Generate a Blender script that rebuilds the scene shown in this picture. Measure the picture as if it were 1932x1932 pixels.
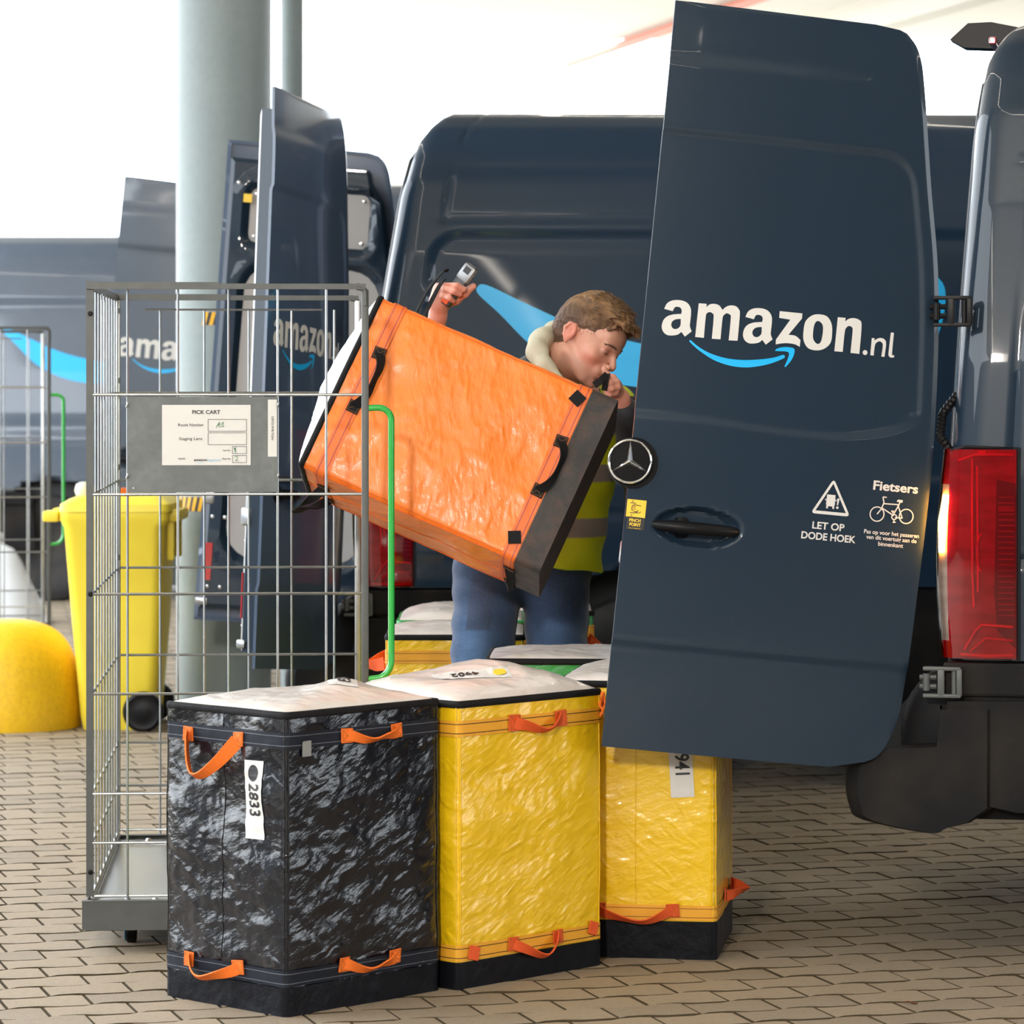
import bpy, bmesh, math, random
import numpy as np
from mathutils import Vector, Matrix, noise

scene = bpy.context.scene
for _o in list(bpy.data.objects):
    bpy.data.objects.remove(_o)
COL = scene.collection

# ------------------------------------------------------------------ camera
FPX, HORIZON, CAMZ = 6500.0, 715.0, 1.45
cam_d = bpy.data.cameras.new('camera')
cam = bpy.data.objects.new('camera', cam_d)
COL.objects.link(cam)
cam_d.sensor_width = 36.0
cam_d.sensor_fit = 'HORIZONTAL'
cam_d.lens = FPX / 1932.0 * 36.0
cam_d.shift_y = -(966.0 - HORIZON) / 1932.0
cam_d.clip_start = 0.1
cam_d.clip_end = 500
cam.location = (0, 0, CAMZ)
cam.rotation_euler = (math.radians(90), 0, 0)
cam_d.dof.use_dof = True
cam_d.dof.focus_distance = 8.75
cam_d.dof.aperture_fstop = 7.5
scene.camera = cam

# ------------------------------------------------------------------ world, lights, exposure
world = bpy.data.worlds.new('overcast_sky')
scene.world = world
world.use_nodes = True
wn = world.node_tree
wn.nodes.clear()
wo = wn.nodes.new('ShaderNodeOutputWorld')
wb = wn.nodes.new('ShaderNodeBackground')
wb.inputs[0].default_value = (0.88, 0.94, 1.0, 1)
wb.inputs[1].default_value = 7.0
wn.links.new(wb.outputs[0], wo.inputs[0])

scene.view_settings.view_transform = 'Standard'
scene.view_settings.look = 'None'
scene.view_settings.gamma = 1.0
scene.view_settings.exposure = 0.0
scene.view_settings.use_curve_mapping = False
scene.cycles.max_bounces = 7
scene.cycles.glossy_bounces = 4
scene.cycles.transparent_max_bounces = 12
scene.cycles.caustics_reflective = False
scene.cycles.caustics_refractive = False

R = math.radians

# photographer's soft light on a stand, to the left of and behind the camera
_l = bpy.data.lights.new('soft_light', 'AREA'); _l.shape = 'RECTANGLE'; _l.size = 0.35; _l.size_y = 0.45
_l.energy = 400; _l.color = (1.0, 0.92, 0.82)
_lo = bpy.data.objects.new('soft_light', _l); COL.objects.link(_lo)
_lo.location = (-1.35, -0.3, 3.3)
_lo.rotation_euler = (Vector((-0.1, 9.0, 0.9)) - Vector(_lo.location)).to_track_quat('-Z', 'Y').to_euler()

# ------------------------------------------------------------------ helpers
def W(px, py, Y):
    return Vector(((px - 966.0) / FPX * Y, Y, CAMZ - (py - HORIZON) / FPX * Y))

def link(o, parent=None):
    COL.objects.link(o)
    if parent is not None:
        o.parent = parent
    return o

def empty(name, loc=(0, 0, 0), rot=(0, 0, 0)):
    o = bpy.data.objects.new(name, None)
    COL.objects.link(o)
    o.location = loc
    o.rotation_euler = rot
    o.empty_display_size = 0.1
    return o

def tag(o, label=None, cat=None, group=None, kind=None):
    if label: o['label'] = label
    if cat: o['category'] = cat
    if group: o['group'] = group
    if kind: o['kind'] = kind
    return o

def thing(name, label, cat, loc=(0, 0, 0), rot=(0, 0, 0), group=None):
    return tag(empty(name, loc, rot), label, cat, group)

class MB:
    """collects shapes, builds ONE mesh object"""
    def __init__(s):
        s.v = []; s.f = []; s.m = []; s.cm = 0
    def add(s, vs, fs):
        b = len(s.v)
        s.v.extend([tuple(p) for p in vs])
        for f in fs:
            s.f.append(tuple(b + i for i in f)); s.m.append(s.cm)
        return s
    def box(s, c, d, rot=None, bev=0.0):
        hx, hy, hz = d[0] / 2, d[1] / 2, d[2] / 2
        if bev <= 0:
            vs = [Vector((x, y, z)) for x in (-hx, hx) for y in (-hy, hy) for z in (-hz, hz)]
            fs = [(0, 1, 3, 2), (4, 6, 7, 5), (0, 4, 5, 1), (2, 3, 7, 6), (0, 2, 6, 4), (1, 5, 7, 3)]
        else:
            bm = bmesh.new()
            bmesh.ops.create_cube(bm, size=1.0)
            for v in bm.verts:
                v.co = Vector((v.co.x * d[0], v.co.y * d[1], v.co.z * d[2]))
            bmesh.ops.bevel(bm, geom=list(bm.edges) + list(bm.verts), offset=bev, segments=2, affect='EDGES', profile=0.6)
            bm.verts.index_update()
            vs = [v.co.copy() for v in bm.verts]
            fs = [tuple(v.index for v in f.verts) for f in bm.faces]
            bm.free()
        if rot is not None:
            vs = [rot @ v for v in vs]
        c = Vector(c)
        return s.add([v + c for v in vs], fs)
    def bar(s, a, b, w, h, up=(0, 0, 1)):
        a = Vector(a); b = Vector(b); d = b - a
        z = d.normalized(); u = Vector(up)
        if abs(z.dot(u)) > 0.98: u = Vector((1, 0, 0))
        x = z.cross(u).normalized(); y = x.cross(z)
        return s.box((a + b) / 2, (w, h, d.length), Matrix((x, -y, z)).transposed() if False else Matrix((x, y, x.cross(y))).transposed())
    def tube(s, pts, r, n=8, closed=False, caps=True):
        pts = [Vector(p) for p in pts]
        N = len(pts)
        rr = r if isinstance(r, (list, tuple)) else [r] * N
        rings = []
        t0 = (pts[1] - pts[0]).normalized()
        u = t0.orthogonal().normalized()
        for i in range(N):
            if closed:
                t = (pts[(i + 1) % N] - pts[i - 1]).normalized()
            else:
                t = (pts[min(i + 1, N - 1)] - pts[max(i - 1, 0)])
                t = t.normalized() if t.length > 1e-9 else t0
            u = (u - t * u.dot(t))
            u = u.normalized() if u.length > 1e-6 else t.orthogonal().normalized()
            w = t.cross(u)
            rings.append([pts[i] + (u * math.cos(2 * math.pi * k / n) + w * math.sin(2 * math.pi * k / n)) * rr[i] for k in range(n)])
        vs = [p for ring in rings for p in ring]
        fs = []
        for i in range(N if closed else N - 1):
            j = (i + 1) % N
            for k in range(n):
                fs.append((i * n + k, i * n + (k + 1) % n, j * n + (k + 1) % n, j * n + k))
        if caps and not closed:
            fs.append(tuple(reversed(range(n))))
            fs.append(tuple((N - 1) * n + k for k in range(n)))
        return s.add(vs, fs)
    def ribbon(s, pts, w, th, side):
        """flat strap along pts, side = list of side vectors (or one)"""
        pts = [Vector(p) for p in pts]; N = len(pts)
        vs = []; 
        for i in range(N):
            t = (pts[min(i + 1, N - 1)] - pts[max(i - 1, 0)]).normalized()
            sd = Vector(side[i] if isinstance(side, list) else side)
            sd = (sd - t * sd.dot(t)).normalized()
            nn = t.cross(sd).normalized()
            ww = w[i] if isinstance(w, (list, tuple)) else w
            for a, b in ((-1, -1), (1, -1), (1, 1), (-1, 1)):
                vs.append(pts[i] + sd * (a * ww / 2) + nn * (b * th / 2))
        fs = []
        for i in range(N - 1):
            for k in range(4):
                fs.append((i * 4 + k, i * 4 + (k + 1) % 4, i * 4 + 4 + (k + 1) % 4, i * 4 + 4 + k))
        fs.append((3, 2, 1, 0)); e = (N - 1) * 4
        fs.append((e, e + 1, e + 2, e + 3))
        return s.add(vs, fs)
    def grid(s, pts):
        """pts[i][j] rows of points"""
        n = len(pts); m = len(pts[0])
        vs = [p for row in pts for p in row]
        fs = [(i * m + j, i * m + j + 1, (i + 1) * m + j + 1, (i + 1) * m + j) for i in range(n - 1) for j in range(m - 1)]
        return s.add(vs, fs)
    def prism(s, poly, z0, z1, M=None):
        """extruded polygon given in xy"""
        n = len(poly)
        vs = [Vector((p[0], p[1], z0)) for p in poly] + [Vector((p[0], p[1], z1)) for p in poly]
        if M is not None: vs = [M @ v for v in vs]
        fs = [tuple(reversed(range(n))), tuple(range(n, 2 * n))]
        fs += [(i, (i + 1) % n, n + (i + 1) % n, n + i) for i in range(n)]
        return s.add(vs, fs)
    def lathe(s, prof, n=32, M=None, closed=False):
        """prof = list of (r, z)"""
        vs = []
        for r, z in prof:
            for k in range(n):
                a = 2 * math.pi * k / n
                vs.append(Vector((r * math.cos(a), r * math.sin(a), z)))
        if M is not None: vs = [M @ v for v in vs]
        fs = []
        P = len(prof)
        for i in range(P - 1):
            for k in range(n):
                fs.append((i * n + k, i * n + (k + 1) % n, (i + 1) * n + (k + 1) % n, (i + 1) * n + k))
        if prof[0][0] > 1e-6: fs.append(tuple(reversed(range(n))))
        if prof[-1][0] > 1e-6: fs.append(tuple((P - 1) * n + k for k in range(n)))
        return s.add(vs, fs)
    def build(s, name, mat, parent=None, smooth=None, M=None, fix=True):
        me = bpy.data.meshes.new(name)
        vs = s.v if M is None else [tuple(M @ Vector(v)) for v in s.v]
        me.from_pydata(vs, [], s.f)
        mats = mat if isinstance(mat, (list, tuple)) else [mat]
        for m in mats: me.materials.append(m)
        if len(mats) > 1:
            me.polygons.foreach_set('material_index', s.m)
        me.update()
        if fix and len(s.f) < 60000:
            bm = bmesh.new(); bm.from_mesh(me)
            bmesh.ops.recalc_face_normals(bm, faces=bm.faces)
            bm.to_mesh(me); bm.free()
        if smooth is not None:
            me.polygons.foreach_set('use_smooth', [True] * len(me.polygons))
            if smooth < 180:
                me.set_sharp_from_angle(angle=R(smooth))
        o = bpy.data.objects.new(name, me)
        link(o, parent)
        return o

def spline(pts, per=8, closed=True):
    """Catmull-Rom through pts; a point (x, y, 1) is a sharp corner"""
    n = len(pts); out = []
    rng = range(n) if closed else range(n - 1)
    P = [Vector((p[0], p[1])) for p in pts]
    C = [len(p) > 2 for p in pts]
    for i in rng:
        j = (i + 1) % n
        p1, p2 = P[i], P[j]
        p0 = P[i - 1] if (closed or i > 0) and not C[i] else p1 - (p2 - p1) * 0.4
        p3 = P[(j + 1) % n] if (closed or j < n - 1) and not C[j] else p2 + (p2 - p1) * 0.4
        if C[i] and C[j]:
            out.append(tuple(p1)); continue
        for k in range(per):
            t = k / per
            q = 0.5 * ((2 * p1) + (p2 - p0) * t + (2 * p0 - 5 * p1 + 4 * p2 - p3) * t * t + (3 * p1 - p0 - 3 * p2 + p3) * t ** 3)
            out.append((q.x, q.y))
    if not closed: out.append(tuple(P[-1]))
    return out

def flat_shape(loops, th=0.0008):
    """2D outline with holes -> MB of a thin plate in local xy (z = 0..th); loops may hold several outlines"""
    cu = bpy.data.curves.new('outline', 'CURVE')
    cu.dimensions = '2D'; cu.fill_mode = 'BOTH'; cu.extrude = th / 2
    for lp in loops:
        sp = cu.splines.new('POLY')
        sp.points.add(len(lp) - 1)
        for q, p in zip(sp.points, lp): q.co = (p[0], p[1], 0, 1)
        sp.use_cyclic_u = True
    return curve_mb(cu, th / 2)

def curve_mb(cu, dz=0.0):
    o = bpy.data.objects.new('outline', cu)
    COL.objects.link(o)
    dg = bpy.context.evaluated_depsgraph_get()
    me = bpy.data.meshes.new_from_object(o.evaluated_get(dg))
    mb = MB()
    mb.add([Vector((v.co.x, v.co.y, v.co.z + dz)) for v in me.vertices], [tuple(p.vertices) for p in me.polygons])
    bpy.data.objects.remove(o); bpy.data.meshes.remove(me); bpy.data.curves.remove(cu)
    return mb

def text_mb(body, size, width=None, bold=0.0, th=0.0006, align='CENTER', shear=0.0):
    cu = bpy.data.curves.new('lettering', 'FONT')
    cu.body = body; cu.size = 1.0; cu.align_x = align; cu.align_y = 'CENTER'
    cu.offset = bold; cu.extrude = 0.001; cu.resolution_u = 4; cu.shear = shear
    mb = curve_mb(cu)
    xs = [v[0] for v in mb.v]
    sx = size
    if width: sx = width / (max(xs) - min(xs))
    mb.v = [(v[0] * sx, v[1] * size, (v[2] + 0.001) * th / 0.002) for v in mb.v]
    return mb

def merge(mb, other, M=None):
    vs = [Vector(v) for v in other.v]
    if M is not None: vs = [M @ v for v in vs]
    return mb.add(vs, other.f)

def rounded(w, h, r, n=5):
    out = []
    for cx, cy, a0 in ((w / 2 - r, h / 2 - r, 0), (-w / 2 + r, h / 2 - r, 90), (-w / 2 + r, -h / 2 + r, 180), (w / 2 - r, -h / 2 + r, 270)):
        for k in range(n + 1):
            a = R(a0 + 90 * k / n)
            out.append((cx + r * math.cos(a), cy + r * math.sin(a)))
    return out

def stroke(pts, w):
    """2D polyline -> outline polygon of width w with square ends"""
    P = [Vector((p[0], p[1])) for p in pts]; L = []; Rr = []
    for i in range(len(P)):
        t = (P[min(i + 1, len(P) - 1)] - P[max(i - 1, 0)]).normalized()
        nn = Vector((-t.y, t.x)) * w / 2
        L.append(tuple(P[i] + nn)); Rr.append(tuple(P[i] - nn))
    return L + Rr[::-1]

def ring2d(c, r, w, n=40):
    return [[(c[0] + rr * math.cos(2 * math.pi * k / n), c[1] + rr * math.sin(2 * math.pi * k / n)) for k in range(n)] for rr in (r + w / 2, r - w / 2)]

# ------------------------------------------------------------------ materials
def mat(name, base, rough=0.5, metal=0.0, spec=0.5, coat=0.0, coat_rough=0.05, bump=None, vary=None, emit=None, es=0.0,
        trans=0.0, alpha=1.0, sheen=0.0, sss=0.0, coord='Object', attr=None, anis=0.0):
    m = bpy.data.materials.new(name); m.use_nodes = True
    nt = m.node_tree; b = nt.nodes['Principled BSDF']
    I = b.inputs
    I['Base Color'].default_value = (*base, 1)
    I['Roughness'].default_value = rough; I['Metallic'].default_value = metal
    I['Specular IOR Level'].default_value = spec
    I['Coat Weight'].default_value = coat; I['Coat Roughness'].default_value = coat_rough
    I['Transmission Weight'].default_value = trans; I['Alpha'].default_value = alpha
    I['Sheen Weight'].default_value = sheen
    if sss: 
        I['Subsurface Weight'].default_value = sss; I['Subsurface Radius'].default_value = (0.012, 0.004, 0.002); I['Subsurface Scale'].default_value = 1.0
    if emit: 
        I['Emission Color'].default_value = (*emit, 1); I['Emission Strength'].default_value = es
    tc = nt.nodes.new('ShaderNodeTexCoord')
    if vary:   # list of (scale, amount, colour2, [stretch]) mixed over the base
        cur = None
        src = None
        if attr:
            an = nt.nodes.new('ShaderNodeAttribute'); an.attribute_name = attr; src = an.outputs['Color']
        for vv in vary:
            sc, amt, c2 = vv[:3]; st = vv[3] if len(vv) > 3 else (1, 1, 1)
            mp = nt.nodes.new('ShaderNodeMapping'); mp.inputs['Scale'].default_value = st
            nt.links.new(tc.outputs[coord], mp.inputs[0])
            nz = nt.nodes.new('ShaderNodeTexNoise'); nz.inputs['Scale'].default_value = sc; nz.inputs['Detail'].default_value = 6
            nt.links.new(mp.outputs[0], nz.inputs[0])
            cr = nt.nodes.new('ShaderNodeMapRange'); cr.inputs[1].default_value = 0.42; cr.inputs[2].default_value = 0.68
            cr.inputs[4].default_value = amt
            nt.links.new(nz.outputs[0], cr.inputs[0])
            mx = nt.nodes.new('ShaderNodeMix'); mx.data_type = 'RGBA'
            nt.links.new(cr.outputs[0], mx.inputs[0])
            if src is not None: nt.links.new(src, mx.inputs[6])
            else: mx.inputs[6].default_value = (*base, 1)
            mx.inputs[7].default_value = (*c2, 1)
            src = mx.outputs[2]
        nt.links.new(src, I['Base Color'])
    elif attr:
        an = nt.nodes.new('ShaderNodeAttribute'); an.attribute_name = attr
        nt.links.new(an.outputs['Color'], I['Base Color'])
    if bump:   # list of (kind, scale, strength, [stretch])
        prev = None
        for bb in bump:
            kind, sc, stg = bb[:3]; st = bb[3] if len(bb) > 3 else (1, 1, 1)
            mp = nt.nodes.new('ShaderNodeMapping'); mp.inputs['Scale'].default_value = st
            if len(bb) > 4: mp.inputs['Rotation'].default_value = bb[4]; mp.vector_type = 'TEXTURE'
            nt.links.new(tc.outputs[coord], mp.inputs[0])
            if kind == 'noise':
                nz = nt.nodes.new('ShaderNodeTexNoise'); nz.inputs['Detail'].default_value = 5; out = nz.outputs[0]
            elif kind == 'fine':
                nz = nt.nodes.new('ShaderNodeTexNoise'); nz.inputs['Detail'].default_value = 1; out = nz.outputs[0]
            elif kind == 'crease':
                nz = nt.nodes.new('ShaderNodeTexNoise'); nz.noise_type = 'RIDGED_MULTIFRACTAL'; nz.inputs['Detail'].default_value = 4
                nz.inputs['Distortion'].default_value = 0.6; out = nz.outputs[0]
            elif kind == 'vor':
                nz = nt.nodes.new('ShaderNodeTexVoronoi'); out = nz.outputs['Distance']
            elif kind == 'wave':
                nz = nt.nodes.new('ShaderNodeTexWave'); nz.inputs['Distortion'].default_value = 2; out = nz.outputs['Fac']
            nz.inputs['Scale'].default_value = sc
            nt.links.new(mp.outputs[0], nz.inputs[0])
            bp = nt.nodes.new('ShaderNodeBump'); bp.inputs['Strength'].default_value = 1.0; bp.inputs['Distance'].default_value = stg
            nt.links.new(out, bp.inputs['Height'])
            if prev is not None: nt.links.new(prev, bp.inputs['Normal'])
            prev = bp.outputs[0]
        nt.links.new(prev, I['Normal'])
        if coat: nt.links.new(prev, I['Coat Normal'])
    return m

M = {}
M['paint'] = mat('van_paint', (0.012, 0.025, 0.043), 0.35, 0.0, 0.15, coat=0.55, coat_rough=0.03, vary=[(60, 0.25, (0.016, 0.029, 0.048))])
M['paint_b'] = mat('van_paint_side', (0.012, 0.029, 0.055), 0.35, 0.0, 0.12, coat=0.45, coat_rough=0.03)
M['paint_mid'] = mat('van_paint_glare_tint', (0.055, 0.085, 0.145), 0.3, 0.0, 0.3, coat=0.9, coat_rough=0.06, vary=[(3, 0.35, (0.07, 0.10, 0.16))])  # lighter, bluer copy of the van paint: veiling glare put into the colour
M['paint_far'] = mat('van_paint_far_haze', (0.055, 0.078, 0.115), 0.35, 0.0, 0.5, coat=1.0, coat_rough=0.06, vary=[(3, 0.35, (0.08, 0.105, 0.145))])  # paler copy for the far vans, with the background haze in its colour
M['plastic'] = mat('bumper_plastic', (0.007, 0.007, 0.008), 0.6, spec=0.12, bump=[('fine', 900, 0.0002)], vary=[(5, 0.6, (0.028, 0.023, 0.018))])
M['black'] = mat('black_rubber', (0.006, 0.006, 0.007), 0.4, spec=0.18)
M['tyre'] = mat('tyre_rubber', (0.016, 0.016, 0.017), 0.75, vary=[(9, 0.7, (0.05, 0.042, 0.035))])
M['rim'] = mat('steel_rim', (0.11, 0.095, 0.085), 0.5, 0.5, vary=[(14, 0.8, (0.05, 0.035, 0.025))])
M['steel'] = mat('galvanised_steel', (0.42, 0.44, 0.455), 0.28, 0.95, vary=[(30, 0.35, (0.27, 0.29, 0.30))])
M['steel_dark'] = mat('galvanised_angle', (0.085, 0.09, 0.088), 0.5, 0.35, vary=[(18, 0.55, (0.06, 0.064, 0.063))], bump=[('noise', 90, 0.0002)])
M['tray'] = mat('brushed_steel_tray', (0.36, 0.36, 0.37), 0.28, 0.95, bump=[('noise', 60, 0.0002, (30, 1, 1))])
M['plate'] = mat('grey_sign_plate', (0.115, 0.125, 0.125), 0.55, 0.2, vary=[(12, 0.7, (0.165, 0.175, 0.172)), (50, 0.4, (0.09, 0.1, 0.1))])
M['chrome'] = mat('chrome', (0.78, 0.79, 0.80), 0.08, 1.0)
M['green'] = mat('green_powder_coat', (0.02, 0.36, 0.05), 0.25, coat=0.6)
M['white'] = mat('white_vinyl', (0.64, 0.625, 0.60), 0.5)
M['paper'] = mat('white_paper', (0.62, 0.60, 0.57), 0.6, vary=[(25, 0.4, (0.60, 0.60, 0.57))])
M['ink'] = mat('black_ink', (0.012, 0.012, 0.014), 0.5)
M['blueink'] = mat('blue_print', (0.25, 0.48, 0.62), 0.5)
M['marker'] = mat('green_marker', (0.02, 0.20, 0.07), 0.5)
M['cyan'] = mat('blue_vinyl', (0.0, 0.42, 0.85), 0.4, coat=0.3)
M['yellowdecal'] = mat('yellow_sticker', (0.85, 0.55, 0.04), 0.45)
M['amberyellow'] = mat('yellow_tape', (0.85, 0.42, 0.01), 0.5)
M['column'] = mat('painted_column', (0.21, 0.255, 0.26), 0.5, vary=[(4, 0.4, (0.25, 0.29, 0.295)), (30, 0.3, (0.18, 0.215, 0.215))], bump=[('noise', 40, 0.001)])
M['grey_panel'] = mat('grey_door_lining', (0.42, 0.40, 0.39), 0.7)
M['interior'] = mat('dark_interior', (0.02, 0.022, 0.025), 0.6)
M['paver'] = mat('concrete_paver', (0.305, 0.236, 0.155), 0.75, coord='Object',
                 vary=[(2.2, 0.6, (0.245, 0.195, 0.14)), (45, 0.5, (0.36, 0.295, 0.22)), (260, 0.6, (0.18, 0.15, 0.115))],
                 bump=[('noise', 120, 0.0012), ('fine', 420, 0.0008)])
M['paver2'] = mat('concrete_paver_dark', (0.262, 0.202, 0.132), 0.78, coord='Object',
                 vary=[(2.2, 0.6, (0.28, 0.235, 0.18)), (45, 0.5, (0.31, 0.26, 0.2)), (260, 0.6, (0.12, 0.1, 0.08))],
                 bump=[('noise', 120, 0.0012), ('fine', 420, 0.0008)])
M['joint'] = mat('sand_joint', (0.055, 0.040, 0.022), 0.95, spec=0.1, vary=[(20, 0.7, (0.035, 0.030, 0.014))])
M['apron'] = mat('yard_concrete', (0.40, 0.36, 0.30), 0.85, vary=[(1, 0.5, (0.2, 0.17, 0.14))])
M['ceiling'] = mat('white_ceiling', (0.80, 0.80, 0.76), 0.8)
M['redpipe'] = mat('red_pipe', (0.70, 0.22, 0.16), 0.5)
M['wallgrey'] = mat('cladding', (0.09, 0.095, 0.10), 0.8, vary=[(3, 0.5, (0.13, 0.13, 0.135))])
M['orange_web'] = mat('orange_webbing', (0.88, 0.17, 0.012), 0.7, bump=[('wave', 260, 0.0004)])
M['red_web'] = mat('red_orange_webbing', (0.72, 0.09, 0.012), 0.7, bump=[('wave', 260, 0.0004)])
M['black_web'] = mat('black_webbing', (0.007, 0.007, 0.008), 0.7, spec=0.2, bump=[('wave', 260, 0.0004)])
M['navy_web'] = mat('navy_webbing', (0.007, 0.009, 0.016), 0.65, spec=0.25)
M['yellow_web'] = mat('amber_webbing', (0.72, 0.33, 0.015), 0.6)
M['orangeband'] = mat('orange_band', (0.80, 0.15, 0.015), 0.5)
M['thread'] = mat('grey_thread', (0.10, 0.11, 0.13), 0.7)
M['purplethread'] = mat('purple_thread', (0.30, 0.06, 0.10), 0.7)
M['brownthread'] = mat('brown_thread', (0.25, 0.10, 0.01), 0.7)
def tarp(name, c, rough, k=1.0, c2=None, coat=0.3, spec=0.5):
    return mat(name, c, rough, spec=spec, coat=coat, coat_rough=0.05, vary=[(5, 0.35, c2 or tuple(x * 0.75 for x in c))],
               bump=[('crease', 9, 0.0048 * k, (2.2, 2.2, 0.9), (0.45, -0.45, 0.0)), ('crease', 30, 0.0032 * k, (1.9, 1.9, 0.8), (0.35, 0.6, 0.0)), ('noise', 65, 0.0020 * k, (2.0, 2.0, 0.8), (0.5, -0.3, 0)), ('fine', 600, 0.00010)])
M['tarp_black'] = tarp('black_woven_tarp', (0.0045, 0.0055, 0.009), 0.30, 1.0, (0.007, 0.008, 0.012), coat=1.0, spec=0.12)
M['tarp_yellow'] = tarp('yellow_woven_tarp', (0.80, 0.50, 0.005), 0.36, 0.95, (0.76, 0.46, 0.004), coat=0.7)
M['tarp_orange'] = tarp('orange_tarp', (0.90, 0.20, 0.012), 0.42, 0.8, (0.92, 0.25, 0.03), coat=0.2)
M['tarp_green'] = tarp('green_woven_tarp', (0.015, 0.25, 0.05), 0.35, 0.8)
M['base_black'] = mat('black_bag_base', (0.004, 0.0045, 0.007), 0.5, spec=0.12, coat=0.08, coat_rough=0.2, bump=[('noise', 14, 0.006), ('noise', 70, 0.001)])
M['base_dusty'] = mat('dusty_black_bag_base', (0.022, 0.021, 0.020), 0.65, vary=[(9, 0.7, (0.055, 0.045, 0.036)), (26, 0.6, (0.09, 0.045, 0.03))], bump=[('noise', 14, 0.006)])
M['film'] = mat('milky_plastic_lid', (0.64, 0.59, 0.555), 0.35, coat=0.4, coat_rough=0.12, vary=[(7, 0.7, (0.56, 0.46, 0.42)), (14, 0.5, (0.70, 0.66, 0.60))],
                bump=[('crease', 9, 0.006), ('crease', 28, 0.0018)])
M['binyellow'] = mat('bin_plastic', (0.86, 0.68, 0.05), 0.45, vary=[(5, 0.3, (0.72, 0.52, 0.04))])
M['bollard'] = mat('bollard_paint', (0.86, 0.52, 0.006), 0.5, vary=[(4, 0.4, (0.74, 0.40, 0.004)), (60, 0.35, (0.6, 0.34, 0.02))], bump=[('noise', 25, 0.004)])
M['cream'] = mat('cream_plastic', (0.7, 0.66, 0.5), 0.5)
M['whiteplastic'] = mat('white_plastic', (0.82, 0.86, 0.9), 0.4)
M['blueplastic'] = mat('blue_wheel', (0.03, 0.2, 0.36), 0.4)
def glassy(name, col, mix=0.14):
    m = bpy.data.materials.new(name); m.use_nodes = True; nt = m.node_tree; nt.nodes.clear()
    o = nt.nodes.new('ShaderNodeOutputMaterial'); a = nt.nodes.new('ShaderNodeBsdfTransparent'); g = nt.nodes.new('ShaderNodeBsdfGlossy')
    mx = nt.nodes.new('ShaderNodeMixShader'); fr = nt.nodes.new('ShaderNodeFresnel'); fr.inputs[0].default_value = 1.5
    a.inputs[0].default_value = (*col, 1); g.inputs[0].default_value = (1, 1, 1, 1); g.inputs[1].default_value = 0.03
    nt.links.new(fr.outputs[0], mx.inputs[0]); nt.links.new(a.outputs[0], mx.inputs[1]); nt.links.new(g.outputs[0], mx.inputs[2])
    nt.links.new(mx.outputs[0], o.inputs[0]); return m
M['redlens'] = glassy('red_lens', (0.84, 0.010, 0.055))
M['clearlens'] = glassy('clear_lens', (0.95, 0.9, 0.8))
M['lamp_inner'] = mat('lamp_reflector', (0.34, 0.27, 0.27), 0.35, 0.1, vary=[(9, 0.8, (0.17, 0.12, 0.12), (1, 1, 3))])
M['lamp_dark'] = mat('lamp_dark_insert', (0.10, 0.02, 0.02), 0.4)
M['lamp_bright'] = mat('lamp_bright_rib', (0.95, 0.85, 0.82), 0.5, 0.0)
M['redplastic'] = mat('red_reflector', (0.42, 0.01, 0.012), 0.2, coat=1)
M['amber_on'] = mat('lit_indicator', (1.0, 0.55, 0.12), 0.4, emit=(1.0, 0.36, 0.035), es=150.0)
M['amber_off'] = mat('unlit_indicator', (0.75, 0.30, 0.05), 0.3)
M['silver_sticker'] = mat('silver_tape', (0.24, 0.25, 0.25), 0.6)
# ------------------------------------------------------------------ setting: ground, ceiling, walls
GA = R(17.0)                      # the paving and the shed are turned against the vans
GU = Vector((math.cos(GA), math.sin(GA), 0)); GV = Vector((-math.sin(GA), math.cos(GA), 0))

floor = MB()
floor.box((0, 30, -0.0445), (160, 130, 0.08))
floor = floor.build('floor', M['joint'])
tag(floor, 'brown-grey concrete block paving with dark sandy joints', 'floor', kind='structure')

def wave(u, L):
    """edge profile of an interlocking paver: low, kinked up, flat, kinked back"""
    t = (u / L) % 1.0
    def ss(a, b, x):
        x = min(1, max(0, (x - a) / (b - a))); return x * x * (3 - 2 * x)
    return 0.016 * (ss(0.02, 0.16, t) - ss(0.42, 0.56, t)) - 0.008

PL, PW, GAP, GAPV = 0.198, 0.131, 0.0045, 0.0095
def paver_mesh(mb=None, u0=0, v0=0, dz=0.0, seed=0):
    """one block: wavy long edges, bevelled top; drawn in (u, v) about its centre"""
    NS = 8
    us = [-PL / 2 + GAP / 2 + (PL - GAP) * i / NS for i in range(NS + 1)]
    out = [(u, -PW / 2 + GAPV / 2 + wave(u + PL / 2, PL)) for u in us] + [(u, PW / 2 - GAPV / 2 + wave(u, PL)) for u in reversed(us)]
    c = (0, 0)
    inn = [(p[0] * (1 - 0.0015 / abs(PL / 2)), p[1] - math.copysign(0.0015, p[1])) for p in out]
    n = len(out)
    vs = [(p[0] + u0, p[1] + v0, -0.030) for p in out] + [(p[0] + u0, p[1] + v0, -0.003 + dz) for p in out] + [(p[0] + u0, p[1] + v0, dz) for p in inn]
    fs = []
    for a in (0, n):
        fs += [(a + i, a + (i + 1) % n, a + n + (i + 1) % n, a + n + i) for i in range(n)]
    if mb is None:
        mb = MB()
    mb.cm = 1; mb.add(vs, fs)          # flanks, stained by the joint sand
    mb.cm = 0; mb.add([(p[0] + u0, p[1] + v0, dz + 0.0001) for p in inn], [tuple(range(n))])
    return mb

random.seed(5)
_pm = [paver_mesh().build('paver', [M['paver'], M['joint']], None, fix=False), paver_mesh().build('paver', [M['paver2'], M['joint']], None, fix=False)]
_pmesh = [o.data for o in _pm]
for o in _pm: bpy.data.objects.remove(o)
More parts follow.
